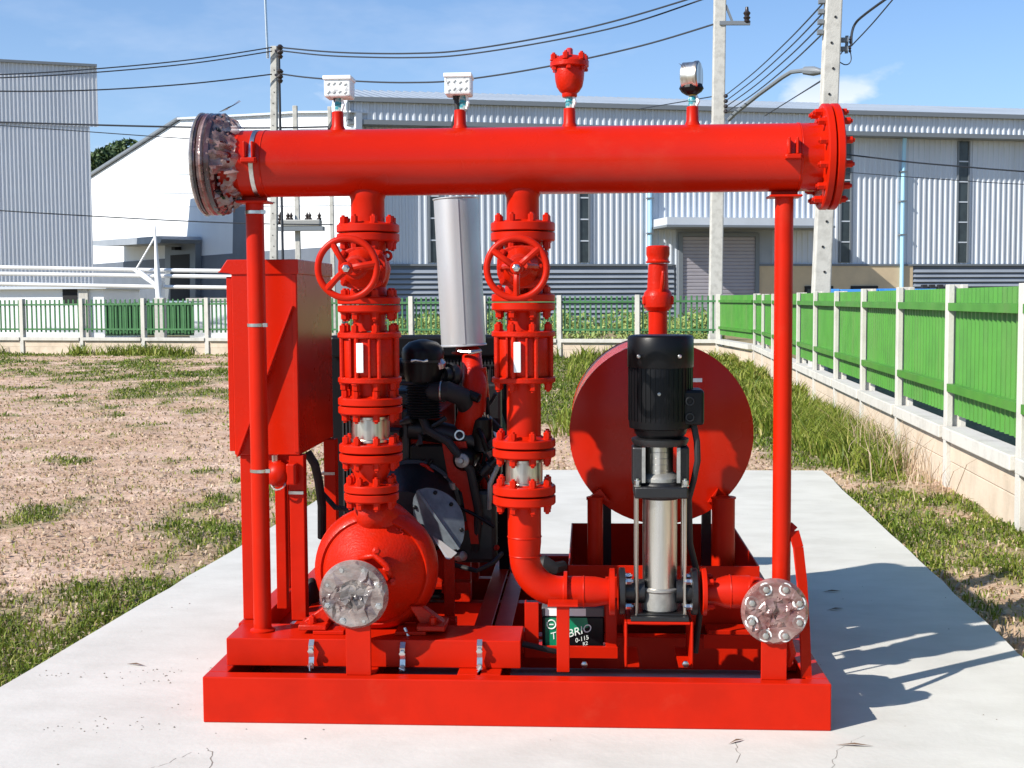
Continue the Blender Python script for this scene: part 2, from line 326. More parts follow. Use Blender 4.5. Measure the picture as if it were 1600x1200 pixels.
    mg = N(t, 'ShaderNodeMix', data_type='RGBA'); mg.inputs['B'].default_value = (.13,.15,.05,1)
    t.links.new(r3.outputs[0], mg.inputs['Factor']); t.links.new(mu.outputs['Result'], mg.inputs['A']); t.links.new(mg.outputs['Result'], b.inputs['Base Color'])
    bp = N(t, 'ShaderNodeBump'); bp.inputs['Strength'].default_value = .7; bp.inputs['Distance'].default_value = .03
    t.links.new(n1.outputs[0], bp.inputs['Height']); t.links.new(bp.outputs[0], b.inputs['Normal'])
    me.materials.append(m); o = bpy.data.objects.new('ground', me); COL.objects.link(o); tag(o, kind='structure')
build_ground()

def build_slab():
    m = CONC; t = m.node_tree; b = t.nodes['Principled BSDF']
    # trowel streaks, dirt freckles and hairline cracks
    co = N(t, 'ShaderNodeTexCoord'); mp_ = N(t, 'ShaderNodeMapping'); mp_.inputs['Scale'].default_value = (1.2, 2.2, 1); mp_.inputs['Rotation'].default_value = (0,0,.25); t.links.new(co.outputs['Object'], mp_.inputs[0])
    n = N(t, 'ShaderNodeTexNoise'); n.inputs['Scale'].default_value = 2.6; n.inputs['Detail'].default_value = 8; n.inputs['Roughness'].default_value = .65; t.links.new(mp_.outputs[0], n.inputs[0])
    r = N(t, 'ShaderNodeValToRGB'); e = r.color_ramp.elements; e[0].position = .30; e[0].color = (.90,.895,.885,1); e[1].position = .58; e[1].color = (1,1,1,1); t.links.new(n.outputs[0], r.inputs[0])
    fr = N(t, 'ShaderNodeTexNoise'); fr.inputs['Scale'].default_value = 38; fr.inputs['Detail'].default_value = 3; t.links.new(co.outputs['Object'], fr.inputs[0])
    cl = N(t, 'ShaderNodeTexNoise'); cl.inputs['Scale'].default_value = 1.7; cl.inputs['Detail'].default_value = 3; t.links.new(co.outputs['Object'], cl.inputs[0])
    mm = N(t, 'ShaderNodeMath', operation='MULTIPLY_ADD'); t.links.new(cl.outputs[0], mm.inputs[0]); mm.inputs[1].default_value = .55; t.links.new(fr.outputs[0], mm.inputs[2])
    r4 = N(t, 'ShaderNodeValToRGB'); e = r4.color_ramp.elements; e[0].position = 1.0; e[0].color = (1,1,1,1); e[1].position = 1.05; e[1].color = (.5,.46,.40,1); t.links.new(mm.outputs[0], r4.inputs[0])
    old = b.inputs['Base Color'].links[0].from_socket
    m1 = N(t, 'ShaderNodeMix', data_type='RGBA', blend_type='MULTIPLY'); m1.inputs['Factor'].default_value = 1; m2 = N(t, 'ShaderNodeMix', data_type='RGBA', blend_type='MULTIPLY'); m2.inputs['Factor'].default_value = 1
    t.links.new(old, m1.inputs['A']); t.links.new(r.outputs[0], m1.inputs['B']); t.links.new(m1.outputs['Result'], m2.inputs['A']); t.links.new(r4.outputs[0], m2.inputs['B']); t.links.new(m2.outputs['Result'], b.inputs['Base Color'])
    mb = MB(); ring = []
    ys = np.linspace(-9, 6.48, 60)
    for y in ys: ring.append((SLR(y)+(vnoise(y*3, 0, 5)-.5)*.018, y))
    for y in ys[::-1]: ring.append((SLL(y)+(vnoise(y*3, 9, 5)-.5)*.022, y))
    mb.prism([(x, y, -.13) for x, y in ring], (0, 0, .13))
    o = part('concrete_slab', mb, m, None, smooth=False); tag(o, kind='structure')
build_slab()

# ------------------------------------------------------------------ buildings (far ones are laid out from their real depth Y)
def wall_ribs(a, b, z0, z1, pitch, depth, nrm):         # vertical trapezoid ribs from a to b (ground points)
    a = Vector(a); b = Vector(b); L = (b-a).length; d = (b-a)/L; n = int(L/pitch); mb = MB(); pr = []
    for i in range(n):
        s = i*L/n; w = L/n
        for o, h in ((0,0),(.52,0),(.62,1),(.90,1)): pr.append((s+o*w, h*depth))
    pr.append((L, 0))
    vs = []
    for s, h in pr:
        p = a+d*s+Vector(nrm)*h
        t0 = z0(s/L) if callable(z0) else z0; t1 = z1(s/L) if callable(z1) else z1
        vs += [(p.x, p.y, t0), (p.x, p.y, t1)]
    mb.add(vs, [(2*i, 2*i+2, 2*i+3, 2*i+1) for i in range(len(pr)-1)]); return mb
def long_warehouse():
    A = Vector((at(558, 400, 51.8).x, 51.8, 0)); th = math.radians(15.6); d = Vector((math.cos(th), math.sin(th), 0)); n = Vector((math.sin(th), -math.cos(th), 0))
    L = 46.; B = A+d*L
    root = thing('long_warehouse', A, 'long pale corrugated warehouse with dark window strips beyond the fence', 'warehouse')
    def S_(px):                                  # distance along the facade of a photo column
        r = ray(px, 400); k = n.dot(A-CAMP)/n.dot(r); return (CAMP+r*k-A).dot(d)
    def Pt(s, out, z): p = A+d*s+n*out; return Vector((p.x, p.y, z))
    def slab(name, s0, s1, z0, z1, o0, o1, m, label=None, bev=0, parent=root):
        mb = MB(); q = [Pt(s0,o0,z0),Pt(s1,o0,z0),Pt(s1,o1,z0),Pt(s0,o1,z0)]; mb.prism(q, (0,0,z1-z0)); return part(name, mb, m, parent, smooth=False, label=label)
    ZE, ZF, ZP = 9.2, 9.95, 3.0
    w = MB(); w.v = []; rb = wall_ribs(A, B, ZP, ZE, .285, .045, n); part('wall', rb, WALLC, root, smooth=False)
    part('fascia', wall_ribs(Pt(-.3,.75,0), Pt(L,.75,0), ZE, ZF, .285, .05, n), WALLC, root, smooth=False)
    slab('gutter', -.4, L, ZF, ZF+.2, .7, 1.0, TRIM); slab('eave_trim', -.4, L, ZE-.2, ZE, .05, .9, TRIM)
    slab('fascia_end', -.42, -.32, ZE, ZF, .1, .95, TRIM)
    # roof rising to the ridge with its sheet ribs, and the white end gable
    rib = []; k = int(L/.42); mb = MB()
    R0 = lambda s, u: Pt(s, .7-u*12.5, ZF+.16+u*2.35)
    pr = []
    for i in range(k):
        for o, h in ((0,0),(.6,0),(.7,.06),(.93,.06)): pr.append((i*L/k+o*L/k, h))
    vs = []
    for s, h in pr: vs += [R0(s,0)+Vector((0,0,h)), R0(s,1)+Vector((0,0,h))]
    mb.add(vs, [(2*i,2*i+2,2*i+3,2*i+1) for i in range(len(pr)-1)]); part('roof', mb, mat('roof_sheet', (.25,.29,.34), .55, col2=(.21,.25,.30), vscale=.3), root, smooth=False)
    g = MB(); e = [Pt(0,-.1,2), Pt(0,-12.5,2), Pt(0,-24,2), Pt(0,-24,9.6), Pt(0,-11.9,12.2), Pt(0,-.1,9.95)]; g.prism(e, d*.2); part('gable_wall', g, WALLW, root, smooth=False)
    # plinth: louvres, then beige render with small windows, then louvres again
    def louvre(s0, s1, nm='louvre_wall'):
        slab(nm, s0, s1, 0, ZP-.06, -.1, .02, PLIN)
        k = 11; v = MB()
        for i in range(k):
            z = .35+i*(ZP-.5)/k
            v.prism([Pt(s0,.03,z), Pt(s0,.13,z), Pt(s0,.05,z+.15)], d*(s1-s0))
        o = part('louvre_blades', v, LOUV, root, smooth=False); o['kind'] = 'stuff'
    sa, sb, sc, sd_ = S_(1065), S_(1178), S_(1318), S_(1408)
    louvre(0.1, sa-.4); louvre(sd_+.6, L-.2)
    slab('wall_flashing', 0, sa-.5, ZP-.06, ZP+.03, 0, .14, TRIM); slab('wall_flashing', sb, L, ZP-.06, ZP+.03, 0, .14, TRIM)
    slab('beige_wall', sb+.02, sd_+.58, 0, ZP-.07, -.1, .10, BEIGE)
    for p0, p1 in ((1256, 1300), (1328, 1370)):
        f = slab('window_frame', S_(p0), S_(p1), .95, 1.98, .06, .17, DARK); m_ = (S_(p0)+S_(p1))/2; h = S_(p1)-S_(p0)
        for q0, q1 in ((.08,.47),(.53,.92)): slab('window_pane', S_(p0)+h*q0, S_(p0)+h*q1, 1.08, 1.85, .1, .18, GLASSD, parent=f)
    # vertical window strips with their cross bars
    for p0, p1 in ((671,687),(904,920),(1311,1327),(1493,1510)):
        s0, s1 = S_(p0), S_(p1); o = slab('window_strip', s0, s1, ZP+.1, ZE-.25, -.02, .075, GLASSD)
        for i in range(1, 6): z = ZP+.1+(ZE-.35-ZP)*i/6; slab('glazing_bar', s0, s1, z-.03, z+.03, .07, .1, WALLC, parent=o)
        for s in (s0, s1): slab('window_jamb', s-.04, s+.04, ZP+.1, ZE-.25, 0, .12, TRIM, parent=o)
    for px, nm in ((1014,'downpipe'),(1407,'downpipe')):
        s = S_(px); t = MB(); t.tube([Pt(s-.1,.45,ZE-.21), Pt(s-.1,.40,ZE-.5), Pt(s,.2,ZE-1.2), Pt(s,.16,ZE-1.8), Pt(s,.16,2), Pt(s,.16,.2)], .095, 8); part(nm, t, PIPEB, root)
        for zz in (4.4, 6.0, 7.4): slab('pipe_clip', s-.16, s+.16, zz, zz+.06, .06, .27, TRIM)
    # canopy over the roller door
    c0, c1 = S_(1019), S_(1272); zc = CH+(468-362)*62/2000
    slab('canopy', c0, c1, zc, zc+.34, .05, 2.1, WALLC, bev=0); slab('canopy_trim', c0-.03, c1+.03, zc-.1, zc, .1, 2.13, TRIM)
    slab('door_surround', sa-.28, sb+.9, .02, CH+(468-365)*62/2000, .0, .09, LOUV)
    sh = MB(); z1 = CH+(468-374)*61/2000; nsl = 26
    for i in range(nsl):
        z = z1*i/nsl; q = z1/nsl
        sh.prism([Pt(sa,.095,z), Pt(sa,.125,z+q*.15), Pt(sa,.125,z+q*.8), Pt(sa,.095,z+q)], d*(sb-sa))
    part('roller_door', sh, SHUT, root, smooth=False)
    for s in (sa-.1, sb+.1): slab('door_jamb', s-.1, s+.1, 0, z1+.15, .09, .2, TRIM)
    slab('door_head', sa-.1, sb+.1, z1, z1+.16, .125, .22, TRIM)
    slab('fire_hose_cabinet', S_(1184), S_(1191), 1.05, 1.2, .1, .2, PINK)
    slab('rear_body', .3, L, 0, ZE-.3, -23.5, -.15, WALLC)
long_warehouse()

def gable_warehouse():
    def wp(px, y):                               # the wall plane: depth 91 m at column 143, 55 m at column 556
        t = (px-143)/(556-143); iv = (1/91.)*(1-t)+(1/55.)*t; return at(px, y, 1/iv-CD)
    B0 = wp(143, 460); B1 = wp(556, 460); root = thing('gable_warehouse', (B1.x, B1.y, 0), 'sunlit white gabled building with grey lower cladding and a side door under a canopy', 'warehouse')
    dr = (Vector((B1.x,B1.y,0))-Vector((B0.x,B0.y,0))).normalized(); nr = Vector((dr.y, -dr.x, 0))
    def poly(name, pts, m, o0, o1, parent=root):
        mb = MB(); P_ = [wp(*p)+nr*o0 for p in pts]; mb.prism(P_, nr*(o1-o0)); return part(name, mb, m, parent, smooth=False)
    poly('wall', [(120,470),(120,292),(143,277),(283,187),(420,180),(470,177),(556,176),(556,470)], WALLW, -.3, 0)
    poly('roof_verge', [(120,291),(143,276),(283,186),(283,183),(143,272),(120,287)], TRIM, -6, .25)
    poly('roof_verge', [(283,187),(420,180),(470,177),(556,176),(556,173.5),(470,174),(420,177),(283,184)], WALLC, -6, .25)
    # cladding joints standing proud of the sheet
    for i, (ya, yb) in enumerate(((205,208),(228,226),(250,247),(276,272),(303,306),(324,328))):
        x0 = 143 if i > 3 else 283-(ya-187)*1.55+4
        if x0 < 150: x0 = 150
        poly('cladding_joint', [(x0,ya),(556,yb-8),(556,yb-7.4),(x0,ya+.6)], WALLC, 0, .03)
    poly('plinth_and_shade_strip', [(120,470),(120,415),(148,412.6),(365,396),(366,322),(389,320),(389,394),(556,383),(556,470)], PLIN, .0, .06)  # real base cladding; its upright strip is wall shade drawn in plinth grey
    fr = poly('door_surround', [(268,470),(268,380),(316,376),(316,470)], TRIM, .06, .4)
    poly('door_opening', [(277,470),(277,399),(307,397),(307,470)], DARK, .4, .42, fr)
    poly('canopy', [(197,384.5),(194,378),(316,370),(318,375),(316,381),(220,385.5)], LOUV, .1, 2.4)
    poly('wall_lamp', [(289,391),(289,386),(294,386),(294,391)], DARK, .4, .8)
gable_warehouse()

def tall_warehouse():
    Y = 56.; n = Vector((.42, -1, 0)).normalized(); d = Vector((1, .42, 0)).normalized()
    c = at(143, 300, Y); top = CH+(468-99)*(Y+CD)/2000
    A = Vector((c.x-20, c.y-8.4, 0)); B = Vector((c.x, c.y, 0)); root = thing('tall_warehouse', B, 'tall white corrugated shed at the edge of the yard', 'warehouse')
    part('wall', wall_ribs(A, B, 1.9, top, .175, .05, n), mat('white_ribbed_cladding', (.62,.645,.68), .5, .1, col2=(.54,.57,.61), vscale=.3, stretch=(1,1,.2)), root, smooth=False)
    zf = CH+(468-192)*(Y+CD)/2000; e = d*(at(153, 150, Y).x-c.x)*.9
    part('eave_wall', wall_ribs(A+n*.052, B+n*.052+e, zf, top+.05, .175, .05, n), bpy.data.materials['white_ribbed_cladding'], root, smooth=False)
    mb = MB(); mb.prism([A+n*.25+Vector((0,0,top)), B+n*.25+e+Vector((0,0,top)), B+e-n*10-d*2+Vector((0,0,top)), A-n*10+Vector((0,0,top))], (0,0,.12)); part('roof', mb, TRIM, root, smooth=False)
    mb = MB(); mb.prism([B+Vector((-.02,0,0)), A, A-n*12, B-n*12-d*2], (0,0,zf)); part('side_wall', mb, WALLC, root, smooth=False)
    mb = MB(); mb.prism([A-n*.05+Vector((0,0,0)), B+Vector((.0,0,0))-n*.05, B+n*.35, A+n*.35], (0,0,2.0)); part('base_wall', mb, WALLW, root, smooth=False)
tall_warehouse()
def low_building():
    Y = 44.; a = at(20, 500, Y); b = at(163, 500, Y); zt = CH+(468-447)*(Y+CD)/2000
    root = thing('low_building', (b.x, Y, 0), 'low whitewashed outbuilding with a dark opening, behind the picket fence', 'outbuilding')
    mb = MB(); mb.box((a.x-4, Y, 0), (b.x, Y+4, zt)); part('wall', mb, WALLW, root, smooth=False)
    mb = MB(); mb.box((a.x-4.2, Y-.25, zt), (b.x+.2, Y+4, zt+.1)); part('roof', mb, WALLC, root, smooth=False)
    o0 = at(98, 451, Y-.02); o1 = at(121, 474, Y-.02); mb = MB(); mb.box((o0.x, Y-.05, o1.z), (o1.x, Y+.01, o0.z)); f = part('opening', mb, DARK, root, smooth=False)
    mb = MB(); p = at(125, 470, Y); mb.box((p.x, Y-.12, 0), (p.x+.35, Y+.02, zt)); part('pilaster', mb, CONCF, root, smooth=False)
low_building()
def boundary_wall():
    a = at(296, 500, 41); b = at(372, 500, 41); root = thing('boundary_wall', (a.x, 41, 0), 'short cream wall panel behind the pickets beside the control cabinet', 'wall')
    mb = MB(); mb.box((a.x, 41, 0), (b.x+1.5, 41.2, 1.45)); part('panel', mb, WALLW, root, smooth=False)
    mb = MB(); mb.box((a.x-.1, 40.95, 1.45), (b.x+1.6, 41.25, 1.55)); part('coping', mb, CONCF, root, smooth=False)
boundary_wall()

# ------------------------------------------------------------------ trees and shrubs
def leaf_mass(name, blobs, n, size, m, parent=None, kind=None):
    vs = []; fs = []
    c = np.array([b[:3] for b in blobs], float); r = np.array([b[3] for b in blobs], float); w = r**2; idx = rng.choice(len(blobs), n, p=w/w.sum())
    dv = rng.normal(size=(n,3)); dv /= np.linalg.norm(dv, axis=1)[:,None]; rad = r[idx]*(.55+.45*rng.random(n)**.5)
    p = c[idx]+dv*rad[:,None]*np.array([1,1,.85])
    a = rng.normal(size=(n,3)); a /= np.linalg.norm(a,axis=1)[:,None]; b_ = np.cross(a, rng.normal(size=(n,3))); b_ /= np.linalg.norm(b_,axis=1)[:,None]
    s = size*(.6+.8*rng.random(n))[:,None]
    v = np.stack([p-a*s, p+b_*s*.45, p+a*s, p-b_*s*.45], 1).reshape(-1,3); off = np.array(rootloc(parent)); v = v-off
    me = bpy.data.meshes.new(name); me.vertices.add(len(v)); me.vertices.foreach_set('co', v.ravel()); me.loops.add(n*4); me.loops.foreach_set('vertex_index', np.arange(n*4, dtype=np.int32))
    me.polygons.add(n); me.polygons.foreach_set('loop_start', np.arange(0,n*4,4,dtype=np.int32)); me.update(); me.materials.append(m)
    o = bpy.data.objects.new(name, me); COL.objects.link(o); o.parent = parent
    if kind: o['kind'] = kind
    return o
def tree(px, Y, zt, wid, label, seed):
    R_ = random.Random(seed); x = at(px, 300, Y).x; root = thing('broadleaf_tree', (x, Y, 0), label, 'tree', 'trees between the sheds')
    t = MB(); t.tube([(x,Y,-.1),(x+.1,Y,zt*.25),(x-.1,Y,zt*.5),(x,Y,zt*.75)], [.4,.32,.22,.08], 9)
    for k in range(6):
        a = R_.uniform(0,6.28); z = zt*R_.uniform(.35,.6); t.tube([(x,Y,z),(x+math.cos(a)*wid*.3,Y+math.sin(a)*wid*.3,z+zt*.14),(x+math.cos(a)*wid*.55,Y+math.sin(a)*wid*.5,z+zt*.24)],[.14,.09,.03],6)
    part('trunk', t, BARK, root)
    bl = [(x+R_.gauss(0,wid*.36), Y+R_.gauss(0,wid*.36), zt*R_.uniform(.48,.93), wid*R_.uniform(.15,.3)) for _ in range(26)]
    leaf_mass('crown', bl, 6500, .26, LEAF, root)
tree(172, 98, CH+(468-205)*102/2000, 4.6, 'dark green tree showing between the tall shed and the white gable', 3)
tree(222, 104, CH+(468-228)*108/2000, 3.4, 'lower tree just showing over the slope of the white gable', 5)

# ------------------------------------------------------------------ side fence: H posts, coping beam, cream planks, corrugated green panels
def side_fence():
    root = thing('concrete_fence', (FEN(3.91), 3.91, 0), 'concrete post fence with green corrugated panels running along the slab', 'fence')
    dv = Vector((.043, 1, 0)).normalized(); nv = Vector((dv.y, -dv.x, 0))      # nv points away from the slab
    def P_(s, o, z): b = Vector((FEN(5.861), 5.861, 0))+dv*s; p = b+nv*o; return (p.x, p.y, z)
    ZT = 1.515; SP = 1.95
    def bx(name, s0, s1, o0, o1, z0, z1, m, bev=.006):
        mb = MB(); mb.prism([P_(s0,o0,z0),P_(s1,o0,z0),P_(s1,o1,z0),P_(s0,o1,z0)], (0,0,z1-z0)); return part(name, mb, m, root, bev=bev, smooth=False)
    hw, d1, g = .055, .045, .022
    prof = [(-hw,0),(hw,0),(hw,d1),(g,d1),(g,.10),(hw,.10),(hw,.145),(-hw,.145),(-hw,.10),(-g,.10),(-g,d1),(-hw,d1)]
    Rr = random.Random(4)
    for k in range(-6, 10):
        s = k*SP; mb = MB(); zz = ZT+Rr.uniform(-.012,.012); mb.prism([P_(s+a, b, GZ-.05) for a, b in prof], (0,0,zz-GZ+.05)); part('post', mb, CONCF, root, bev=.004, smooth=False)
    for k in range(-6, 9):
        s0, s1 = k*SP+hw+.004, (k+1)*SP-hw-.004
        bx('coping_beam', s0, s1, -.035, .15, .335, .435, CONCF, .008)
        bx('base_plank', s0, s1, .03, .10, .165, .332, CREAM); bx('base_plank', s0, s1, .033, .103, GZ-.05, .16, CREAM)
        n = 16 if k < 6 else 12; mb = MB(); vs = []; L = s1-s0; nb = n*4
        for i in range(nb+1):
            o = .072+(.017 if (i % 4) in (1,2) else -.017); vs += [P_(s0+L*i/nb, o, .525), P_(s0+L*i/nb, o, ZT-.02)]
        mb.add(vs, [(2*i,2*i+2,2*i+3,2*i+1) for i in range(nb)]); part('corrugated_panel', mb, GREENP, root, smooth=False)
        for z in (1.355, .735):
            a = MB(); a.prism([P_(s0,-.005,z-.03),P_(s0,-.005,z+.03),P_(s0,.055,z+.03),P_(s0,.055,z+.024),P_(s0,.002,z+.024),P_(s0,.002,z-.03)], Vector(P_(s1,0,0))-Vector(P_(s0,0,0))); part('rail', a, GREENP, root, smooth=False)
def back_fence():
    X1, Y1 = 3.16, 27.25; x0 = -19.
    root = thing('picket_fence', (X1, Y1, 0), 'green picket fence on concrete posts across the back of the yard', 'fence')
    dv = (Vector((x0, YBACK(x0), 0))-Vector((X1, Y1, 0))).normalized(); nv = Vector((-dv.y, dv.x, 0)); 
    if nv.y < 0: nv = -nv
    Ltot = (Vector((x0, YBACK(x0), 0))-Vector((X1, Y1, 0))).length
    def P_(s, o, z): p = Vector((X1, Y1, 0))+dv*s+nv*o; return (p.x, p.y, z)
    def bx(s0, s1, o0, o1, z0, z1): return MB().prism([P_(s0,o0,z0),P_(s1,o0,z0),P_(s1,o1,z0),P_(s0,o1,z0)], (0,0,z1-z0))
    SP = 2.0; n = int(Ltot/SP); pk = mesh_of('picket', MB().box((-.022,-.012,0),(.022,.012,.93)), GREEND, smooth=False); qz = math.atan2(dv.y, dv.x); q = Quaternion((0,0,1), qz); Rr = random.Random(2)
    for k in range(n+1):
        part('post', bx(k*SP-.06, k*SP+.06, -.07, .07, GZ-.05, 1.53), CONCF, root, bev=.006, smooth=False)
    for k in range(n):
        s0, s1 = k*SP+.063, (k+1)*SP-.063
        part('coping_beam', bx(s0, s1, -.1, .1, .34, .43), CONCF, root, bev=.006, smooth=False)
        part('base_plank', bx(s0, s1, -.03, .03, .16, .336), CREAM, root, smooth=False); part('base_plank', bx(s0, s1, -.026, .034, GZ-.05, .155), CREAM, root, smooth=False)
        for z in (1.36, .66): part('rail', bx(s0, s1, -.02, .012, z-.025, z+.025), GREEND, root, smooth=False)
        m = 14 if k < 7 else 12
        for i in range(m): piece('picket', pk, root, Vector(P_(s0+(i+.5)*(s1-s0)/m+Rr.uniform(-.004,.004), .03, .57+Rr.uniform(-.006,.006))), q)
    return root
def corner_bay():
    a = Vector((3.16, 27.25, 0)); b = Vector((3.60, 23.45+1.9, 0)); b = Vector((FEN(23.41), 23.41, 0))
    root = thing('fence_panel', (a.x, a.y, 0), 'solid green panel closing the corner between the picket fence and the side fence', 'fence panel')
    d = (b-a).normalized(); n = Vector((d.y,-d.x,0)); n = n if n.x > 0 else -n
    def P_(s, o, z): p = a+d*s+n*o; return (p.x,p.y,z)
    L = (b-a).length; nb = 100; mb = MB(); vs = []
    for i in range(nb+1):
        o = .03+(.014 if (i % 4) in (1,2) else -.014); vs += [P_(.1+(L-.2)*i/nb, o, .55), P_(.1+(L-.2)*i/nb, o, 1.5)]
    mb.add(vs, [(2*i,2*i+2,2*i+3,2*i+1) for i in range(nb)]); part('corrugated_panel', mb, GREENP, root, smooth=False)
    for z in (1.36,.72): part('rail', MB().prism([P_(.1,-.03,z-.03),P_(L-.1,-.03,z-.03),P_(L-.1,.01,z-.03),P_(.1,.01,z-.03)], (0,0,.06)), GREENP, root, smooth=False)
    part('coping_beam', MB().prism([P_(.08,-.1,.335),P_(L-.08,-.1,.335),P_(L-.08,.14,.335),P_(.08,.14,.335)], (0,0,.1)), CONCF, root, smooth=False)
    part('base_plank', MB().prism([P_(.08,0,GZ-.05),P_(L-.08,0,GZ-.05),P_(L-.08,.06,GZ-.05),P_(.08,.06,GZ-.05)], (0,0,.375)), CREAM, root, smooth=False)
side_fence(); back_fence(); corner_bay()

# ------------------------------------------------------------------ poles, lamp, cables
def conc_pole(px0, y0, px1, y1, Y, w, ztop, label, taper=.85, holes=True):
    a = at(px0, y0, Y); b = at(px1, y1, Y); dx = (b.x-a.x)/(b.z-a.z); base = Vector((a.x-dx*a.z, Y, 0)); top = Vector((base.x+dx*ztop, Y, ztop))
    root = thing('utility_pole', base, label, 'utility pole', 'concrete utility poles'); mb = MB(); w1 = w*taper
    vs = [base+Vector((sx*w/2, sy*w/2, -.3)) for sx, sy in ((-1,-1),(1,-1),(1,1),(-1,1))]+[top+Vector((sx*w1/2, sy*w1/2, 0)) for sx, sy in ((-1,-1),(1,-1),(1,1),(-1,1))]
    mb.add(vs, [(3,2,1,0),(4,5,6,7),(0,1,5,4),(1,2,6,5),(2,3,7,6),(3,0,4,7)]); part('shaft', mb, CONCP, root, bev=w*.08, smooth=False)
    if holes:
        h = mesh_of('bolt_hole', MB().cyl((0,0,0),(0,.03,0), w*.07, seg=8), DARK)
        k = int(ztop/.36)
        for i in range(3, k):
            z = i*.36; piece('bolt_hole', h, root, (base.x+dx*z+(w*.16 if i % 2 else -w*.1)*.6, Y-w*(1-(1-taper)*z/ztop)/2-.012, z))
    return root, (lambda z: Vector((base.x+dx*z, Y, z)))
def tubepart(name, pts, r, m, parent, seg=6): return part(name, MB().tube(pts, r, seg), m, parent)
# pole by the side fence
Yp = 14.6
Z_ = lambda y: at(1300, y, Yp).z
pl, plp = conc_pole(1282, 450, 1301, 10, Yp, .25, 11., 'concrete pole with bolt holes standing just behind the side fence')
for z0 in (Z_(63), Z_(77)):
    c = plp(z0); part('bracket', MB().box((c.x+.11, c.y-.04, c.z-.03),(c.x+.24, c.y+.04, c.z+.03)).box((c.x+.2, c.y-.02, c.z-.06),(c.x+.24,c.y+.02,c.z+.06)), TRIM, pl, smooth=False)
    part('insulator', MB().lathe((c.x+.27, c.y, c.z-.05), (0,0,1), [(0,.012),(.02,.022),(.04,.012),(.06,.022),(.08,.012),(.1,.016)], 10), INSUL, pl)
for zz in (Z_(2), Z_(18), Z_(34), Z_(50)):
    c = plp(zz); part('cable_clamp', MB().box((c.x-.2, c.y-.05, c.z-.03),(c.x-.12, c.y+.05, c.z+.03)), TRIM, pl, smooth=False)
# poles behind the back fence
p1, p1p = conc_pole(1118, 450, 1124.5, 10, 31., .36, 12., 'concrete pole with a bracket arm rising behind the corner of the fence', holes=False)
c = at(1132, 38, 31); c2 = at(1171, 38, 31)
part('bracket_arm', MB().obox((c.x-.15, 30.85, c.z), (c2.x, 30.85, c2.z), .1, .1), TRIM, p1, smooth=False)
part('arm_brace', MB().obox(at(1145, 36, 30.9), at(1134, 8, 30.9), .06, .06), TRIM, p1, smooth=False)
cc = at(1167, 24, 30.85); part('insulator', MB().lathe((cc.x, cc.y, cc.z-.22), (0,0,1), [(0,.05),(.06,.10),(.10,.06),(.16,.10),(.2,.06),(.28,.1),(.34,.05),(.44,.04)], 12), INSUL, p1)
for y in (150, 158, 166, 174):
    q_ = at(1134, y, 30.8); part('insulator', MB().lathe((q_.x, q_.y, q_.z-.05), (0,0,1), [(0,.03),(.03,.06),(.07,.06),(.1,.03)], 8), INSUL, p1)
pL, pLp = conc_pole(428, 400, 428.5, 80, 38., .25, CH+(468-72)*42.2/2000, 'concrete pole carrying the sagging cables, above the control cabinet', holes=True)
tp = pLp(CH+(468-72)*42.2/2000); part('pole_extension', MB().cyl((tp.x-.2, tp.y-.1, tp.z-.4), (tp.x-.27, tp.y-.1, tp.z+2.4), .045, seg=8), GALV, pL)
part('drop_pipe', MB().cyl((tp.x+.19, tp.y-.1, .5), (tp.x+.17, tp.y-.1, tp.z-.2), .045, seg=8), WIRE, pL)
for y in (80, 118):
    q_ = at(432, y, 37.8); part('insulator', MB().lathe((q_.x+.12, q_.y, q_.z-.25), (0,0,1), [(0,.05),(.08,.10),(.14,.05),(.2,.11),(.28,.06),(.38,.12),(.46,.05)], 10).box((q_.x-.05, q_.y-.05, q_.z-.02),(q_.x+.2, q_.y+.05, q_.z+.05)), INSUL, pL)
# two thin far poles with a transformer shelf
ft, ftp = conc_pole(466, 400, 461, 170, 44., .2, CH+(468-164)*48.2/2000, 'thin pale pole carrying a transformer shelf between the cabinet and the handwheel', holes=False)
a0 = at(436, 357, 43.8); a1 = at(506, 357, 43.8); part('shelf', MB().box((a0.x, 43.6, a0.z-.1),(a1.x, 44.0, a0.z+.06)), TRIM, ft, smooth=False)
part('transformer_tank', MB().box((a0.x+.1, 43.6, a0.z+.06),(a1.x-.1, 44., a0.z+.32)), CASTG, ft, bev=.04, smooth=False)
for px in (438, 450, 455, 480, 484, 499):
    q_ = at(px, 352, 43.8); part('bushing', MB().lathe((q_.x, 43.8, q_.z+.05), (0,0,1), [(0,.07),(.08,.11),(.12,.06),(.2,.1),(.24,.05),(.32,.08),(.38,.04),(.44,.025)], 8), INSUL, ft)
fp, fpp = conc_pole(520, 400, 515, 175, 47., .17, CH+(468-166)*51.2/2000, 'thinnest far pole, just beside the handwheel over the main pump', holes=False)
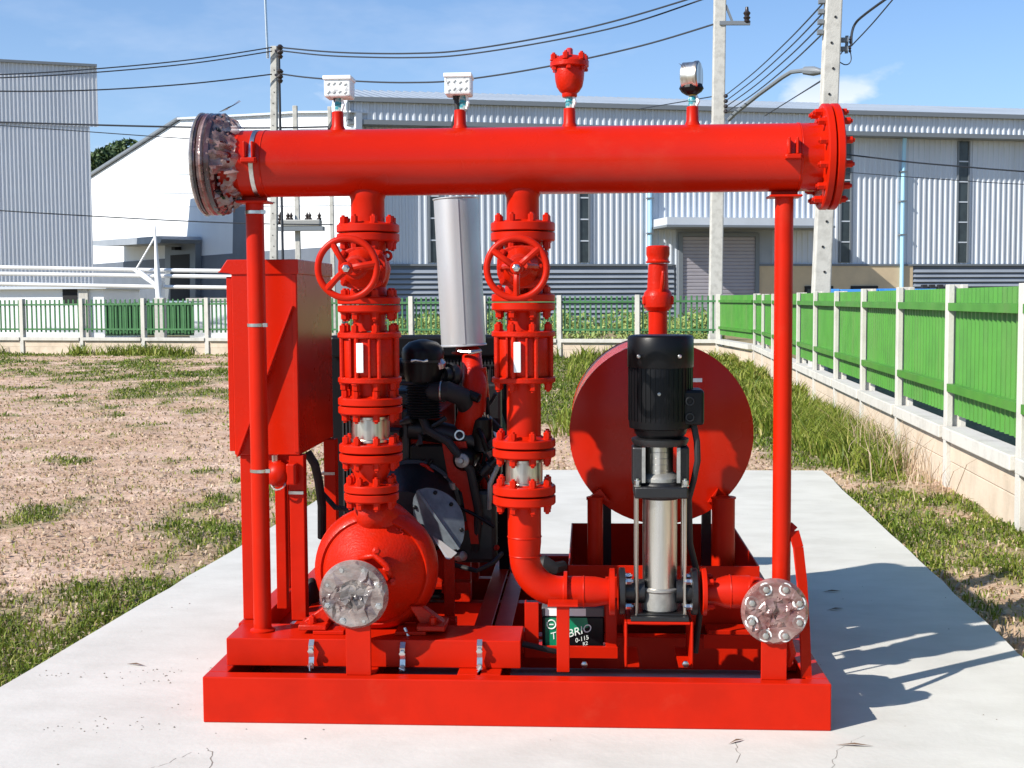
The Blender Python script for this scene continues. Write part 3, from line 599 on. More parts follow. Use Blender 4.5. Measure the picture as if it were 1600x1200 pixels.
# street lamp on a long arm
lamp = thing('street_lamp', at(1139, 187, 30.8), 'street lamp on a long curved arm reaching out from a concrete pole', 'street lamp')
arm = [at(1139,187,30.8), at(1150,176,30.4), at(1185,148,29.6), at(1222,121,28.8), at(1236,112.5,28.5), at(1252,110.5,28.2), at(1262,110.5,28)]
part('arm', MB().tube(arm, .055, 8), TRIM, lamp)
h0 = at(1256,110.3,28.1); h1 = at(1285,112,27.6); part('lamp_head', MB().lathe(h0, Vector(h1)-Vector(h0), [(0,.04),(.03,.10),((h1-h0).length*.5,.12),((h1-h0).length*.9,.07),((h1-h0).length,.02)], 10), TRIM, lamp)
def cable(label, pts, r, group='overhead cables', name='overhead_cable'):
    P_ = [Vector(p) for p in pts]; out = []
    for i in range(len(P_)-1):                       # smooth through the measured points
        p0 = P_[max(i-1,0)]; p1_ = P_[i]; p2 = P_[i+1]; p3 = P_[min(i+2,len(P_)-1)]
        for k in range(8):
            t = k/8; out.append(.5*((2*p1_)+(p2-p0)*t+(2*p0-5*p1_+4*p2-p3)*t*t+(3*p1_-p0-3*p2+p3)*t**3))
    out.append(P_[-1]); o = part(name, MB().tube(out, r, 6), WIRE, None); tag(o, label, 'cable', group); return o
def pts(l, Y0, Y1): return [at(x, y, Y0+(Y1-Y0)*i/(len(l)-1)) for i, (x, y) in enumerate(l)]
cable('topmost sagging cable from the cabinet-side pole to the pole with the bracket arm', pts([(436,74),(500,80),(560,83),(640,83.5),(720,79),(850,58),(960,33),(1078,-2),(1118,-16)], 37.8, 31), .024)
cable('second sagging cable, just under the topmost one', pts([(436,79),(500,86),(560,89),(640,90),(720,86),(850,66),(980,38),(1095,0),(1120,-9)], 37.8, 31), .022)
cable('lowest sagging cable, passing behind the white switch boxes and the air valve', pts([(436,115),(480,121),(560,127),(640,129),(720,125),(850,105),(1000,72),(1118,37)], 37.8, 31), .024)
cable('upper cable crossing the sky over the tall shed', pts([(-440,118),(-220,121),(0,116.5),(150,107.5),(300,93),(425,74)], 34, 37.8), .020)
cable('cable just below the upper one over the tall shed', pts([(-440,124),(-220,126),(0,121.5),(150,113),(300,99),(425,80)], 34, 37.8), .020)
cable('lower cable crossing the tall shed wall below the other two', pts([(-440,130),(-220,138),(0,142.5),(150,140.5),(300,130.5),(425,116)], 34, 37.8), .022)
cable('thick low cable across the white gable, ending at the end of the red header', pts([(-440,178),(-200,186),(0,191),(140,195),(260,198),(400,200),(520,198)], 38, 38), .030)
cable('thin low cable slanting across the white gable', pts([(-440,160),(-200,181),(0,196),(140,206),(260,214.5),(400,223)], 39, 39), .016)
cable('cable across the lower part of the white gable, above the door canopy', pts([(-440,296),(-200,315),(0,329),(150,338),(280,345),(400,349.5),(520,351)], 38, 38), .020)
for i, ((y0, x1, y1)) in enumerate(((148,1289,2),(157,1288,18),(166,1288,34),(175,1288,50))):
    cable('one of four slanting lines strung between the two tall concrete poles, %s' % ('topmost','second from the top','third from the top','lowest')[i], [at(1135,y0,30.8), at(1180,y0+(y1-y0)*.29+6,26), at(1235,y0+(y1-y0)*.64+5,20.5), at(x1,y1,Yp)], .014, 'lines between the tall poles')
cable('thin line slanting up to the pole behind the side fence, under the street lamp', [at(1195,181,33), at(1240,153,27), at(1285,125,Yp)], .014)
cable('thin faint line sloping up to the bracket arm pole beside the pressure gauge', [at(1000,170,40), at(1060,160,36), at(1118,150,31)], .016)
cable('heavy cable looping down to the brackets of the pole behind the side fence', [at(1330,72,Yp), at(1331,52,Yp), at(1337,36,Yp), at(1352,22,Yp-.5), at(1385,-2,Yp-1.5), at(1420,-25,Yp-3)], .018)
cable('thin line rising from the brackets of the pole behind the side fence', [at(1330,72,Yp), at(1362,38,Yp-1), at(1396,-2,Yp-2), at(1420,-30,Yp-3)], .010)
cable('small loop of cable hanging at the brackets of the pole', [at(1313,85,Yp), at(1325,72,Yp), at(1330,90,Yp), at(1327,99,Yp), at(1320,101,Yp), at(1312,97,Yp)], .008)
cable('dark line crossing the warehouse wall beside the header flange', pts([(1310,240),(1370,247),(1430,254),(1500,260),(1600,268),(2000,296)], 34, 34), .022)
cable('faint line crossing the warehouse wall below the dark one', pts([(1310,268),(1400,275),(1500,282),(1600,288),(2000,306)], 36, 36), .012)

# white tubular barrier on a mast, in front of the far sheds
def barrier():
    Y = 35.2; b = at(250, 470, Y); root = thing('pipe_barrier', (b.x, Y, 0), 'white tubular barrier with three long pipes held on a tapered mast', 'barrier')
    part('post', MB().box((b.x-.16, Y-.12, GZ-.1),(b.x+.16, Y+.12, CH+.12)), CONCF, root, bev=.02, smooth=False)
    p = lambda x, y, o=0: at(x, y, Y+o)
    part('mast', MB().tube([p(249,468), p(246,430), p(242,352)], [.11,.09,.02], 10), WHITES, root)
    part('stay', MB().tube([p(252,445), p(243,380), p(241,370)], .03, 6), WHITES, root); part('stay', MB().tube([p(241,372), p(226,398), p(213,420)], .03, 6), WHITES, root)
    part('arm', MB().prism([p(203,419),p(218,421),p(232,432),p(246,446),p(244,449),p(226,437),p(214,428)], (0,.12,0)), WHITES, root, smooth=False)
    for (ya, yb, yc) in ((418,422,424),(428,431,433),(444,448,450)):
        part('pipe', MB().tube([p(0,ya-.5,.25), p(240,yb,.25), p(420,yc,.25)], .06, 8), WHITES, root)
    part('pipe_clamp', MB().box((p(246,448).x-.14, Y+.1, p(0,450).z-.06),(p(246,448).x+.14, Y+.32, p(0,444).z+.06)), WHITES, root, bev=.01, smooth=False)
barrier()
# blue framework lying beyond the side fence
def blue_frame():
    Y = 20.; a = at(1296, 455, Y); b = at(1490, 455, Y); root = thing('blue_steel_frame', (a.x, Y, 0), 'bright blue steel frame with dark end fittings showing over the green panels', 'steel frame')
    z = at(1400, 456, Y).z; cuts = [1296, 1312, 1372, 1428, 1462]
    for i in range(4):
        p = at(cuts[i], 455, Y); q = at(cuts[i+1], 455, Y); part('beam', MB().box((p.x, Y-.1, z-.12+i*.012),(q.x-.02, Y+.15, z+.06-.008*(i % 2))), BLUE, root, bev=.01, smooth=False)
    p = at(1460, 455, Y); q = at(1490, 452, Y); part('end_frame', MB().box((p.x, Y-.1, z-.09),(q.x, Y+.2, z+.05)), mat('navy_paint', (.015,.06,.20), .5), root, bev=.02, smooth=False)
    for px in (1444, 1456, 1469, 1481): e = at(px, 450, Y); part('clamp', MB().box((e.x-.05, Y-.06, z+.03),(e.x+.05, Y+.06, z+.13)), DARK, root, bev=.01, smooth=False)
    for px in (1310, 1400, 1470): e = at(px, 450, Y); part('leg', MB().box((e.x-.05, Y-.05, 0),(e.x+.05, Y+.05, z-.1)), BLUE, root, smooth=False)
blue_frame()

# ================================================================== THE PUMP SET ON ITS SKID
HY = .24                                       # depth of the header, risers and vertical pump
HZ = 1.906; HR = .1145
def X(px, y=600, Y=HY): return at(px, y, Y).x
def Z(y, px=700, Y=HY): return at(px, y, Y).z
hexb = {}
def bolt_mesh(r, h, m, key):
    if key in hexb: return hexb[key]
    mb = MB(); mb.lathe((0,0,0),(0,0,1),[(0,r*1.25),(h*.16,r*1.25)],10); mb.lathe((0,0,h*.16),(0,0,1),[(0,r),(h*.62,r),(h*.68,r*.86)],6); mb.lathe((0,0,h*.7),(0,0,1),[(0,r*.55),(h*.34,r*.5)],8)
    hexb[key] = mesh_of('bolt', mb, m); return hexb[key]
def bolts(parent, c, ax, R, n, me, both=0., phase=.5, flip=False):
    c = Vector(c); ax = Vector(ax).normalized(); q = ax.to_track_quat('Z','Y')
    for k in range(n):
        a = 2*math.pi*(k+phase)/n; v = q @ Vector((R*math.cos(a), R*math.sin(a), 0))
        piece('bolt', me, parent, c+v+ax*both, q)
        if flip: piece('bolt', me, parent, c+v-ax*both, (-ax).to_track_quat('Z','Y'))
BR = bolt_mesh(.0125, .030, RED, 'red'); BS = bolt_mesh(.0115, .026, GALV, 'galv'); BRS = bolt_mesh(.0105, .026, RED, 'reds'); BB = bolt_mesh(.010, .02, BLACKM, 'blk')
def flange_pair(name, parent, c, r, t=.022, gap=.004, nb=8, m=None, ax=(0,0,1), hub=0, bolt=None, rb=None, single=False, phase=.5, flip=True):
    c = Vector(c); ax = Vector(ax).normalized(); mb = MB()
    def disc(o, s):
        mb.lathe(o, ax*s, [(0,r*.97),(.003,r),(t-.004,r),(t,r*.97),(t+.001,r*.68),(t+.008,r*.60)]+([(t+hub,r*.55)] if hub else []), 36)
    disc(c+ax*gap/2, 1)
    if not single: disc(c-ax*gap/2, -1)
    o = part(name, mb, m or RED, parent, ang=30)
    bolts(o, c, ax, rb or r*.80, nb, bolt or BR, t+gap/2, phase, flip=flip)
    return o

# ---------------- skid frame
skid = thing('steel_skid', (X(800), .0, 0), 'red welded channel steel base carrying the whole pump set on the slab', 'steel skid')
XL, XRt = at(317,1100,0).x, at(1299,1105,0).x; BH = .158; SK = 2.15
mb = MB(); mb.prism([(XL,0,0),(XL,.062,0),(XL,.062,.012),(XL,.012,.012),(XL,.012,BH-.012),(XL,.062,BH-.012),(XL,.062,BH),(XL,0,BH)], (XRt-XL,0,0)); part('front_beam', mb, RED, skid, bev=.004, smooth=False)
mb = MB(); mb.prism([(XL,SK-.062,0),(XL,SK,0),(XL,SK,BH),(XL,SK-.062,BH),(XL,SK-.062,BH-.012),(XL,SK-.012,BH-.012),(XL,SK-.012,.012),(XL,SK-.062,.012)], (XRt-XL,0,0)); part('rear_beam', mb, RED, skid, bev=.004, smooth=False)
def rail(x0, inw, name='side_rail'):
    w = .07*inw; t = .010*inw
    mb = MB(); mb.prism([(x0,.0635,0),(x0+w,.0635,0),(x0+w,.0635,.01),(x0+t,.0635,.01),(x0+t,.0635,BH-.01),(x0+w,.0635,BH-.01),(x0+w,.0635,BH),(x0,.0635,BH)], (0,SK-.127,0)); return part(name, mb, RED, skid, bev=.003, smooth=False)
rail(XL+.001, 1); rail(XRt-.001, -1); rail(X(792,1000,.4)-.07, 1, 'inner_rail'); rail(-.80, 1, 'inner_rail'); rail(-.45, 1, 'inner_rail')
for y0 in (.62, 1.15, 1.62):
    part('cross_member', MB().box((XL+.013, y0, .02),(XRt-.013, y0+.06, BH-.014)), RED, skid, bev=.003, smooth=False)
ZR = BH+.098                                   # top of the raised beam
xa, xb = at(356,1030,.15).x, at(814,1030,.15).x
mb = MB(); mb.prism([(xa,.135,BH+.001),(xa,.145,BH+.001),(xa,.145,ZR-.008),(xa,.33,ZR-.008),(xa,.33,ZR),(xa,.135,ZR)], (xb-xa,0,0)); part('raised_beam', mb, RED, skid, bev=.003, smooth=False)
part('beam_web', MB().box((xa,.3305,BH+.001),(xb,.340,ZR)), RED, skid, bev=.002, smooth=False)
for px in (448, 700):
    part('beam_gusset', MB().box((X(px),.1455,BH+.002),(X(px)+.01,.33,ZR-.0085)), RED, skid, smooth=False)
part('pad_plate', MB().box((XL+.012,.345,BH+.001),(XL+.36,1.02,BH+.012)), RED, skid, bev=.002, smooth=False)
for x0 in (XL+.03, XL+.235):
    part('cabinet_rail', MB().box((x0,.347,BH+.0125),(x0+.07,1.0,ZR-.002)), RED, skid, bev=.003, smooth=False)
# support plates standing on the front beam
for (px0, px1, ya, yb, Y) in ((541,580,975,1052,.045),(1189,1229,995,1062,.045)):
    x0, x1 = X(px0,1030,Y), X(px1,1030,Y); part('support_plate', MB().box((x0,Y-.006,BH+.0005),(x1,Y+.006,Z(ya,px0,Y))), RED, skid, bev=.002, smooth=False)
# posts and saddles under the small pipe, tray of the battery
x0, x1 = X(870,1000,.12), X(890,1000,.12)
part('pipe_support', MB().box((x0,.10,BH+.0005),(x1,.115,Z(948,880,.1))).box((x0,.115,BH+.0005),(x0+.008,.145,Z(948,880,.1))), RED, skid, bev=.002, smooth=False)
part('saddle', MB().box((x0-.03,.09,Z(948,880,.1)+.001),(x1+.03,.17,Z(948,880,.1)+.009)), RED, skid, bev=.002, smooth=False)
part('pipe_strap', MB().lathe((X(881,920),HY,Z(922,881)),(1,0,0),[(0,.066),(.012,.066)],28), RED, skid)
x0, x1 = X(820,960,.36), X(842,960,.36); zt = Z(940,830,.36)
part('tray_post', MB().box((x0,.345,BH),(x1,.352,zt)).box((x0,.352,BH),(x0+.006,.39,zt)), RED, skid, bev=.002, smooth=False)
part('tray_post', MB().box((X(946,960,.36),.345,BH),(X(964,960,.36),.352,Z(900,950,.36))).box((X(964,960,.36)-.006,.352,BH),(X(964,960,.36),.40,Z(900,950,.36))), RED, skid, bev=.002, smooth=False)
TZ = Z(1013,880,.36)
part('battery_tray', MB().box((x0,.34,TZ-.03),(X(965,960,.36),.355,TZ+.012)).box((x0,.3555,TZ-.03),(X(965,960,.36),.56,TZ-.022)).box((x0,.345,BH),(x0+.03,.36,TZ-.031)).box((X(950,960,.36),.345,BH),(X(965,960,.36),.36,TZ-.031)), RED, skid, bev=.001, smooth=False)
mb = MB(); mb.box((x0+.05,.40,zt-.005),(X(965,930,.36),.425,zt+.004)); part('tray_bar', mb, RED, skid, smooth=False)
# U stand of the vertical pump
ux0, ux1 = X(976,1000,.18), X(1083,1000,.18); uz = Z(969,1030,.2); th = .009
mb = MB(); mb.box((ux0,.17,BH+.0005),(ux0+th,.40,uz)).box((ux1-th,.17,BH+.0005),(ux1,.40,uz)).box((ux0+th+.0005,.17,uz-th),(ux1-th-.0005,.40,uz))
part('pump_stand', mb, RED, skid, bev=.003, smooth=False)
for xx, sg in ((ux0,1),(ux1,-1)): part('stand_foot', MB().box((min(xx+sg*.0095,xx+sg*.05),.172,BH+.0005),(max(xx+sg*.0095,xx+sg*.05),.40,BH+.009)), RED, skid, smooth=False)
part('rear_stand_channel', MB().box((X(1100,1000,.42),.42,BH),(X(1190,1000,.42),.43,BH+.05)), RED, skid, smooth=False)
# bent brace beside the tall post
br = [at(1231,822,.25), at(1240,830,.24), at(1247,855,.22), at(1253,910,.18), at(1257,980,.13), at(1260,1058,.09)]
mb = MB()
for i in range(len(br)-1): mb.obox(br[i], br[i+1]+(br[i+1]-br[i])*.02, .038, .008, up=(.35,-1,0))
part('bent_brace', mb, RED, skid, bev=.001)
# earth straps across the raised beam
def strap(px, y0, y1):
    x = X(px,1030,.13); pts_ = [(x,.128,Z(y0,px,.13)+.02),(x,.112,Z(y0,px,.12)),(x,.118,Z((y0+y1)/2,px,.12)),(x,.108,Z(y1,px,.11)),(x+.002,.075,BH+.012)]
    mb = MB()
    for i in range(4): mb.obox(pts_[i], pts_[i+1], .018, .003, up=(0,-1,.3))
    part('earth_strap', mb, GALV, skid, smooth=False); part('strap_bolt', MB().lathe((x,.111,Z(y0+8,px,.12)),(0,-1,0),[(0,.011),(.008,.011),(.009,.007)],6), GALV, skid); part('strap_bolt', MB().lathe((x,.106,Z(y1-5,px,.11)),(0,-1,0),[(0,.011),(.008,.011)],6), GALV, skid)
strap(488,1008,1044); strap(630,1012,1048); strap(750,1008,1046)
for px, py in ((913,1038),(1071,1037)): c = at(px,py,.16); part('nut', MB().lathe(c,(0,-1,0),[(0,.012),(.010,.012),(.012,.008)],6), GALV, skid)
for px, y in ((512,1003),(640,1003)):          # pump feet pads on the raised beam
    part('pad', MB().box((X(px-22,1003,.2),.19,ZR+.0005),(X(px+26,1003,.2),.31,ZR+.014)), RED, skid, bev=.002, smooth=False)

# ---------------- header pipe and its posts
hd = thing('header_pipe', (X(800), HY, HZ-HR), 'long red horizontal header pipe on two tall posts', 'pipe')
hx0, hx1 = -1.262, .782
mb = MB(); mb.lathe((hx0,HY,HZ),(1,0,0),[(0,HR),(.06,HR),(.065,HR+.002),(.07,HR),(hx1-hx0-.075,HR),(hx1-hx0-.07,HR+.002),(hx1-hx0-.065,HR),(hx1-hx0,HR)],64); part('pipe', mb, REDD, hd, ang=30)
fl = flange_pair('flange', hd, (.812,HY,HZ), .178, .026, .004, 12, ax=(1,0,0), bolt=BR, rb=.150)
fl2 = flange_pair('flange', hd, (-1.305,HY,HZ), .175, .022, .026, 12, m=WRAP, ax=(1,0,0), bolt=BB, rb=.148, flip=False)
part('gap_film', MB().lathe((-1.318,HY,HZ),(1,0,0),[(0,.168),(.003,.1765),(.010,.174),(.017,.1765),(.026,.168)],60,cap=False), FILMR, hd)
part('flange_film', MB().lathe((-1.345,HY,HZ),(1,0,0),[(0,.02),(.001,.12),(.003,.171),(.010,.179),(.016,.1775)],48), FILM, hd)
nr, ns = 9, 70; vs = []; fs = []; R2 = np.random.default_rng(4)      # crumpled film tied round the bolts
for i in range(nr+1):
    for k in range(ns+1):
        a = math.radians(80+235*k/ns); t = i/nr; cr = fbm(np.array([a*9.0]), np.array([t*3.2+2]), 8)[0]; edge = .05+.045*fbm(np.array([a*5.0]), np.array([.3]), 12)[0]
        rr = .174-(.050*t)+(cr-.5)*.055*math.sin(math.pi*min(1,t*.9+.05))+R2.normal()*.0025; xx = -1.281+t*edge*1.15+(cr-.5)*.02*t
        vs.append((xx, HY+rr*math.cos(a), HZ+rr*math.sin(a)))
for i in range(nr):
    for k in range(ns):
        if fbm(np.array([k*.33]), np.array([i*.5]), 77)[0] > .36: q0 = i*(ns+1)+k; fs.append((q0, q0+1, q0+ns+2, q0+ns+1))
mb = MB(); mb.add(vs, fs)
part('bolt_film', mb, FILMR, hd, smooth=True, ang=38)
mb = MB()
for k in range(7):
    p = at(340+k*3, 176-k*1.2, HY-.03); mb.add([p, p+Vector((.03,.02,.012+.003*k)), p+Vector((.045,-.01,.02)), p+Vector((.02,-.02,.004))], [(0,1,2,3)])
part('loose_film', mb, FILM, hd, smooth=False)
tk = MB().lathe((X(404,255)-.006,HY,HZ),(1,0,0),[(0,HR+.0005),(.0005,HR+.003),(.015,HR+.003),(.0155,HR+.0005)],64); part('steel_strap', tk, GALV, hd)
for px, y in ((390,238),(1238,232)):              # welded lifting lugs facing the front
    c = at(px, y, HY-HR); lug = MB(); lug.box((c.x-.017,HY-HR-.028,c.z-.02),(c.x-.009,HY-HR+.03,c.z+.035)).box((c.x+.010,HY-HR-.026,c.z-.02),(c.x+.018,HY-HR+.03,c.z+.035)).box((c.x-.024,HY-HR-.034,c.z-.036),(c.x+.025,HY-HR+.03,c.z-.0205))
    lug.lathe((c.x-.026,HY-HR-.02,c.z-.028),(1,0,0),[(0,.010),(.054,.010)],8); part('lug', lug, RED, hd, bev=.003, smooth=False)
    part('lug_ring', MB().lathe((c.x+.03,HY,HZ),(1,0,0),[(0,HR+.0004),(.001,HR+.0022),(.004,HR+.0022),(.005,HR+.0004)],48), RED, hd)
for px, ptop, base_z, extra in ((402, 316, ZR, ()), (1227, 306, BH, ())):
    xt = X(px, 320); xm = X(407 if px < 800 else 1219, 1003 if px < 800 else 800); x = (xt+xm)/2 if px < 800 else (xt+X(1219,880))/2
    ztop = HZ-HR-.022
    p = part('support_post', MB().lathe((x,HY,base_z+.0005),(0,0,1),[(0,.044),(.005,.044),(.009,.0345),(.012,.0315),(ztop-base_z,.0315)],28), RED, hd)
    s = MB(); s.box((x-.055,HY-.05,ztop+.0005),(x+.055,HY+.05,ztop+.0085)); part('saddle', s, RED, p, bev=.003, smooth=False)
    part('saddle_web', MB().box((x-.045,HY-.004,ztop+.009),(x+.045,HY+.004,HZ-HR+.012)), RED, p, smooth=False)
    if px < 800:
        for y in (332, 508, 735):
            z = Z(y, 405); part('steel_strap', MB().lathe((x,HY,z-.006),(0,0,1),[(0,.032),(.0005,.0338),(.0115,.0338),(.012,.032)],24).box((x+.026,HY-.022,z-.006),(x+.042,HY-.012,z+.007)), GALV, p)
for px, zt in ((528,178),(719,180),(890,178),(1082,177)):      # sockets welded on top
    c = X(px, 200); part('socket', MB().lathe((c,HY,HZ+HR-.008),(0,0,1),[(0,.030),(.012,.025),(.02,.021),(.068,.020),(.070,.016)],18), RED, hd)

# ---------------- two risers
def z_(y, px): return Z(y, px)
def gate_valve(x, y0, y1, ywh, px, label, spoke, tilt):
    """between flange tops y0 and y1 (photo rows)"""
    za, zb = Z(y0, px), Z(y1, px); zc = (za+zb)/2; h = za-zb
    root = thing('gate_valve', (x, HY, zb), label, 'gate valve', 'gate valves with handwheels on the risers')
    mb = MB(); mb.lathe((x,HY,zb),(0,0,1),[(0,.072),(h*.16,.060),(h*.3,.070),(h*.5,.078),(h*.7,.070),(h*.84,.060),(h,.072)],28); part('body', mb, REDC, root)
    # bonnet reaching towards the viewer: neck, oval flange with bolts, yoke arms, stem
    o = Vector((x,HY,zc)); ax = Vector((0,-1,0))
    def oval(y0_, y1_, sx, sz, n=28): 
        m_ = MB(); ring = [(x+sx*math.copysign(abs(math.cos(a))**.75,math.cos(a)), HY-y0_, zc+sz*math.copysign(abs(math.sin(a))**.75,math.sin(a))) for a in [2*math.pi*k/n for k in range(n)]]; m_.prism(ring,(0,-(y1_-y0_),0)); return m_
    m_ = oval(.02,.098,.064,.058); part('neck', m_, REDC, root)
    m_ = oval(.096,.114,.082,.072); m2 = oval(.1155,.134,.082,.072); m_.add(m2.v, m2.f); bf = part('bonnet_flange', m_, REDC, root, bev=.003)
    for sx, sz in ((-.060,.048),(.060,.048),(-.060,-.048),(.060,-.048),(-.066,0),(.066,0)): piece('bolt', BRS, bf, (x+sx, HY-.134, zc+sz), ax.to_track_quat('Z','Y'))
    part('bonnet', MB().lathe((x,HY-.134,zc),ax,[(0,.066),(.02,.058),(.06,.036),(.10,.030),(.105,.040),(.118,.040),(.12,.030),(.16,.026)],24), REDC, root)
    m_ = MB()
    for s in (-1, 1): m_.tube([(x+s*.045,HY-.13,zc-.01*s),(x+s*.052,HY-.19,zc),(x+s*.040,HY-.26,zc),(x+s*.02,HY-.30,zc)],[.013,.011,.010,.012],8)
    part('yoke', m_, REDC, root)
    for s in (-1,1): part('lifting_ear', MB().torus((x+s*.070,HY-.02,zc+.045),(0,1,.2),.013,.0055,14,6), REDC, root)
    for zz, s in ((za-.026,1),(zb+.026,-1)): part('body_rib', MB().box((x-.006,HY-.085,zz-.018),(x+.006,HY-.055,zz+.018)), REDC, root, bev=.002, smooth=False)
    wy = HY-.395; wc = Vector((x, wy, Z(ywh, px, HY-.40))); q = Quaternion((1,0,0), tilt)
    part('stem', MB().cyl((x,HY-.28,zc),(x,wy-.012,wc.z),.011,seg=12), STEELB, root)
    wax = q @ Vector((0,-1,0)); wh = MB().torus(wc, wax, .0945, .0108, 48, 12); w = part('handwheel', wh, RED, root, ang=180)
    qq = wax.to_track_quat('Z','Y'); hub = MB().lathe(wc-wax*.006, wax, [(0,.020),(.022,.020),(.026,.016)], 18); part('hub', hub, RED, w)
    for a in spoke:
        e = wc+Vector((math.cos(a)*.090, 0, math.sin(a)*.090)); s0 = wc+Vector((math.cos(a)*.014,0,math.sin(a)*.014)); md = (e+s0)/2+Vector((0,-.012,0)); md2 = (s0*.72+e*.28)+Vector((0,-.012,0))
        part('spoke', MB().tube([s0, md2, md, e],[.0115,.0105,.010,.0115],8), RED, w)
    part('stem_nut', MB().lathe(wc+wax*.018, wax, [(0,.0125),(.010,.0125),(.013,.008),(.019,.007)], 6), BRASS if spoke[0] < 0.5 else GALV, w)
    return root
def check_valve(x, yt, yb, px, label):
    zt, zb = Z(yt,px), Z(yb,px); root = thing('check_valve', (x,HY,zb), label, 'check valve', 'silent check valves on the risers')
    part('body', MB().lathe((x,HY,zb+.014),(0,0,1),[(0,.088),(.012,.095),((zt-zb)-.04,.095),((zt-zb)-.028,.088)],36), REDC, root)
    for z0, s in ((zb,1),(zt,-1)):
        f = part('flange', MB().lathe((x,HY,z0),(0,0,s),[(0,.108),(.003,.111),(.016,.111),(.019,.108),(.022,.09)],36), REDC, root); bolts(f,(x,HY,z0),(0,0,-s),.093,8,BR,.0,.5)
    for k in range(8):
        a = 2*math.pi*(k+.5)/8+.1; c = (x+.101*math.cos(a), HY+.101*math.sin(a)); part('tie_rod', MB().cyl((*c,zb+.012),(*c,zt-.012),.008,seg=8), REDC, root)
    part('rib', MB().box((x+.012,HY-.105,zb+.02),(x+.02,HY-.09,zt-.02)).box((x-.056,HY-.094,zb+.02),(x-.048,HY-.078,zt-.02)), REDC, root, bev=.002, smooth=False)
    h = zt-zb; part('sight_strip', MB().box((x-.028,HY-.1075,zb+h*.22),(x-.004,HY-.098,zt-h*.20)), WLAB, root, bev=.002, smooth=False)
    return root
def riser(px_top, px_bot, label):
    x = (X(px_top, 330)+X(px_bot, 760))/2; return x
RX1 = (X(573,330)+X(582,760))/2; RX2 = (X(818,330)+X(818,770))/2
r1 = thing('riser_pipe', (RX1,HY,Z(785,580)), 'red riser with a steel bellows and a reducer rising from the main pump', 'riser pipe', 'red risers up to the header')
def pipe(parent, x, ya, yb, r, px, name='pipe', m=None):
    return part(name, MB().lathe((x,HY,Z(yb,px)),(0,0,1),[(0,r),(Z(ya,px)-Z(yb,px),r)],32), m or RED, parent)
part('branch', MB().lathe((RX1,HY,Z(350,575)),(0,0,1),[(0,.0585),(HZ-HR-Z(350,575)-.012,.0585),(HZ-HR-Z(350,575)+.004,.0645),(HZ-HR-Z(350,575)+.022,.060)],36), RED, r1)
flange_pair('flange', r1, (RX1,HY,Z(364.5,575)), .109, .028, .004, 8)
gate_valve(RX1, 379, 462, 419, 575, 'gate valve with handwheel on the riser over the main pump', (3.92, .16, 2.1), .02)
flange_pair('flange', r1, (RX1,HY,Z(476,577)), .109, .024, .004, 8)
pipe(r1, RX1, 489, 517, .056, 578, 'spool')
check_valve(RX1, 519, 597, 578, 'silent check valve with white strip on the riser over the main pump')
pipe(r1, RX1, 596, 622, .068, 579, 'spool')
flange_pair('flange', r1, (RX1,HY,Z(632.5,580)), .112, .026, .004, 8, hub=.02)
def bellows(parent, x, ya, yb, px, r):
    za, zb = Z(ya,px), Z(yb,px); h = za-zb; pr = [(0,r+.004),(.008,r+.004),(.01,r-.002),(h*.5,r-.001),(h-.01,r-.002),(h-.008,r+.004),(h,r+.004)]
    part('bellows', MB().lathe((x,HY,zb),(0,0,1),pr,40), STEEL, parent)
bellows(r1, RX1, 650, 689, 580, .068)
flange_pair('flange', r1, (RX1,HY,Z(706,581)), .111, .028, .006, 8, hub=.02)
part('reducer', MB().lathe((RX1,HY,Z(756,582)),(0,0,1),[(0,.068),(.006,.056),(.02,.054),(Z(722,582)-Z(756,582)-.012,.076),(Z(722,582)-Z(756,582),.082)],32), RED, r1)
flange_pair('flange', r1, (RX1,HY,Z(768,582)), .096, .027, .004, 8)

r2 = thing('riser_pipe', (RX2,HY,Z(870,820)), 'red riser with a long plain pipe and an elbow towards the vertical pump', 'riser pipe', 'red risers up to the header')
part('branch', MB().lathe((RX2,HY,Z(347,818)),(0,0,1),[(0,.0565),(HZ-HR-Z(347,818)-.012,.0565),(HZ-HR-Z(347,818)+.004,.0625),(HZ-HR-Z(347,818)+.022,.058)],36), RED, r2)
flange_pair('flange', r2, (RX2,HY,Z(362.5,818)), .111, .030, .004, 8)
gate_valve(RX2, 379, 458, 419, 818, 'gate valve with handwheel on the riser with the long plain pipe', (4.71, .72, 2.5), -.03)
flange_pair('flange', r2, (RX2,HY,Z(472,818)), .110, .026, .004, 8)
pipe(r2, RX2, 487, 517, .0575, 818, 'spool')
check_valve(RX2, 517, 597, 818, 'silent check valve with white strip on the riser with the long plain pipe')
pipe(r2, RX2, 596, 686, .0595, 818)
flange_pair('flange', r2, (RX2,HY,Z(699,818)), .110, .028, .006, 8, hub=.012)
bellows(r2, RX2, 717, 757, 818, .066)
flange_pair('flange', r2, (RX2,HY,Z(772,818)), .110, .030, .006, 8, hub=.012)
zw1, zw2, ze, zh = Z(790,818), Z(838,819), Z(868,820), Z(924,885)
pipe(r2, RX2, 788, 838, .0585, 819)
part('weld', MB().torus((RX2,HY,zw2),(0,0,1),.0583,.003,32,6), RED, r2); part('weld', MB().torus((RX2+.002,HY,ze+.002),(0,0,1),.0543,.003,32,6), RED, r2)
part('reducer', MB().lathe((RX2,HY,zw2),(0,0,-1),[(0,.0585),(.02,.0585),((zw2-ze),.054)],32), RED, r2)
RB = ze-zh; el = [(RX2+RB-RB*math.cos(a), HY, ze-RB*math.sin(a)) for a in np.linspace(0, math.pi/2, 14)]
part('elbow', MB().tube([(RX2,HY,ze+.002)]+el[1:-1]+[(RX2+RB,HY,zh),(RX2+RB+.01,HY,zh)], .0535, 28), RED, r2)
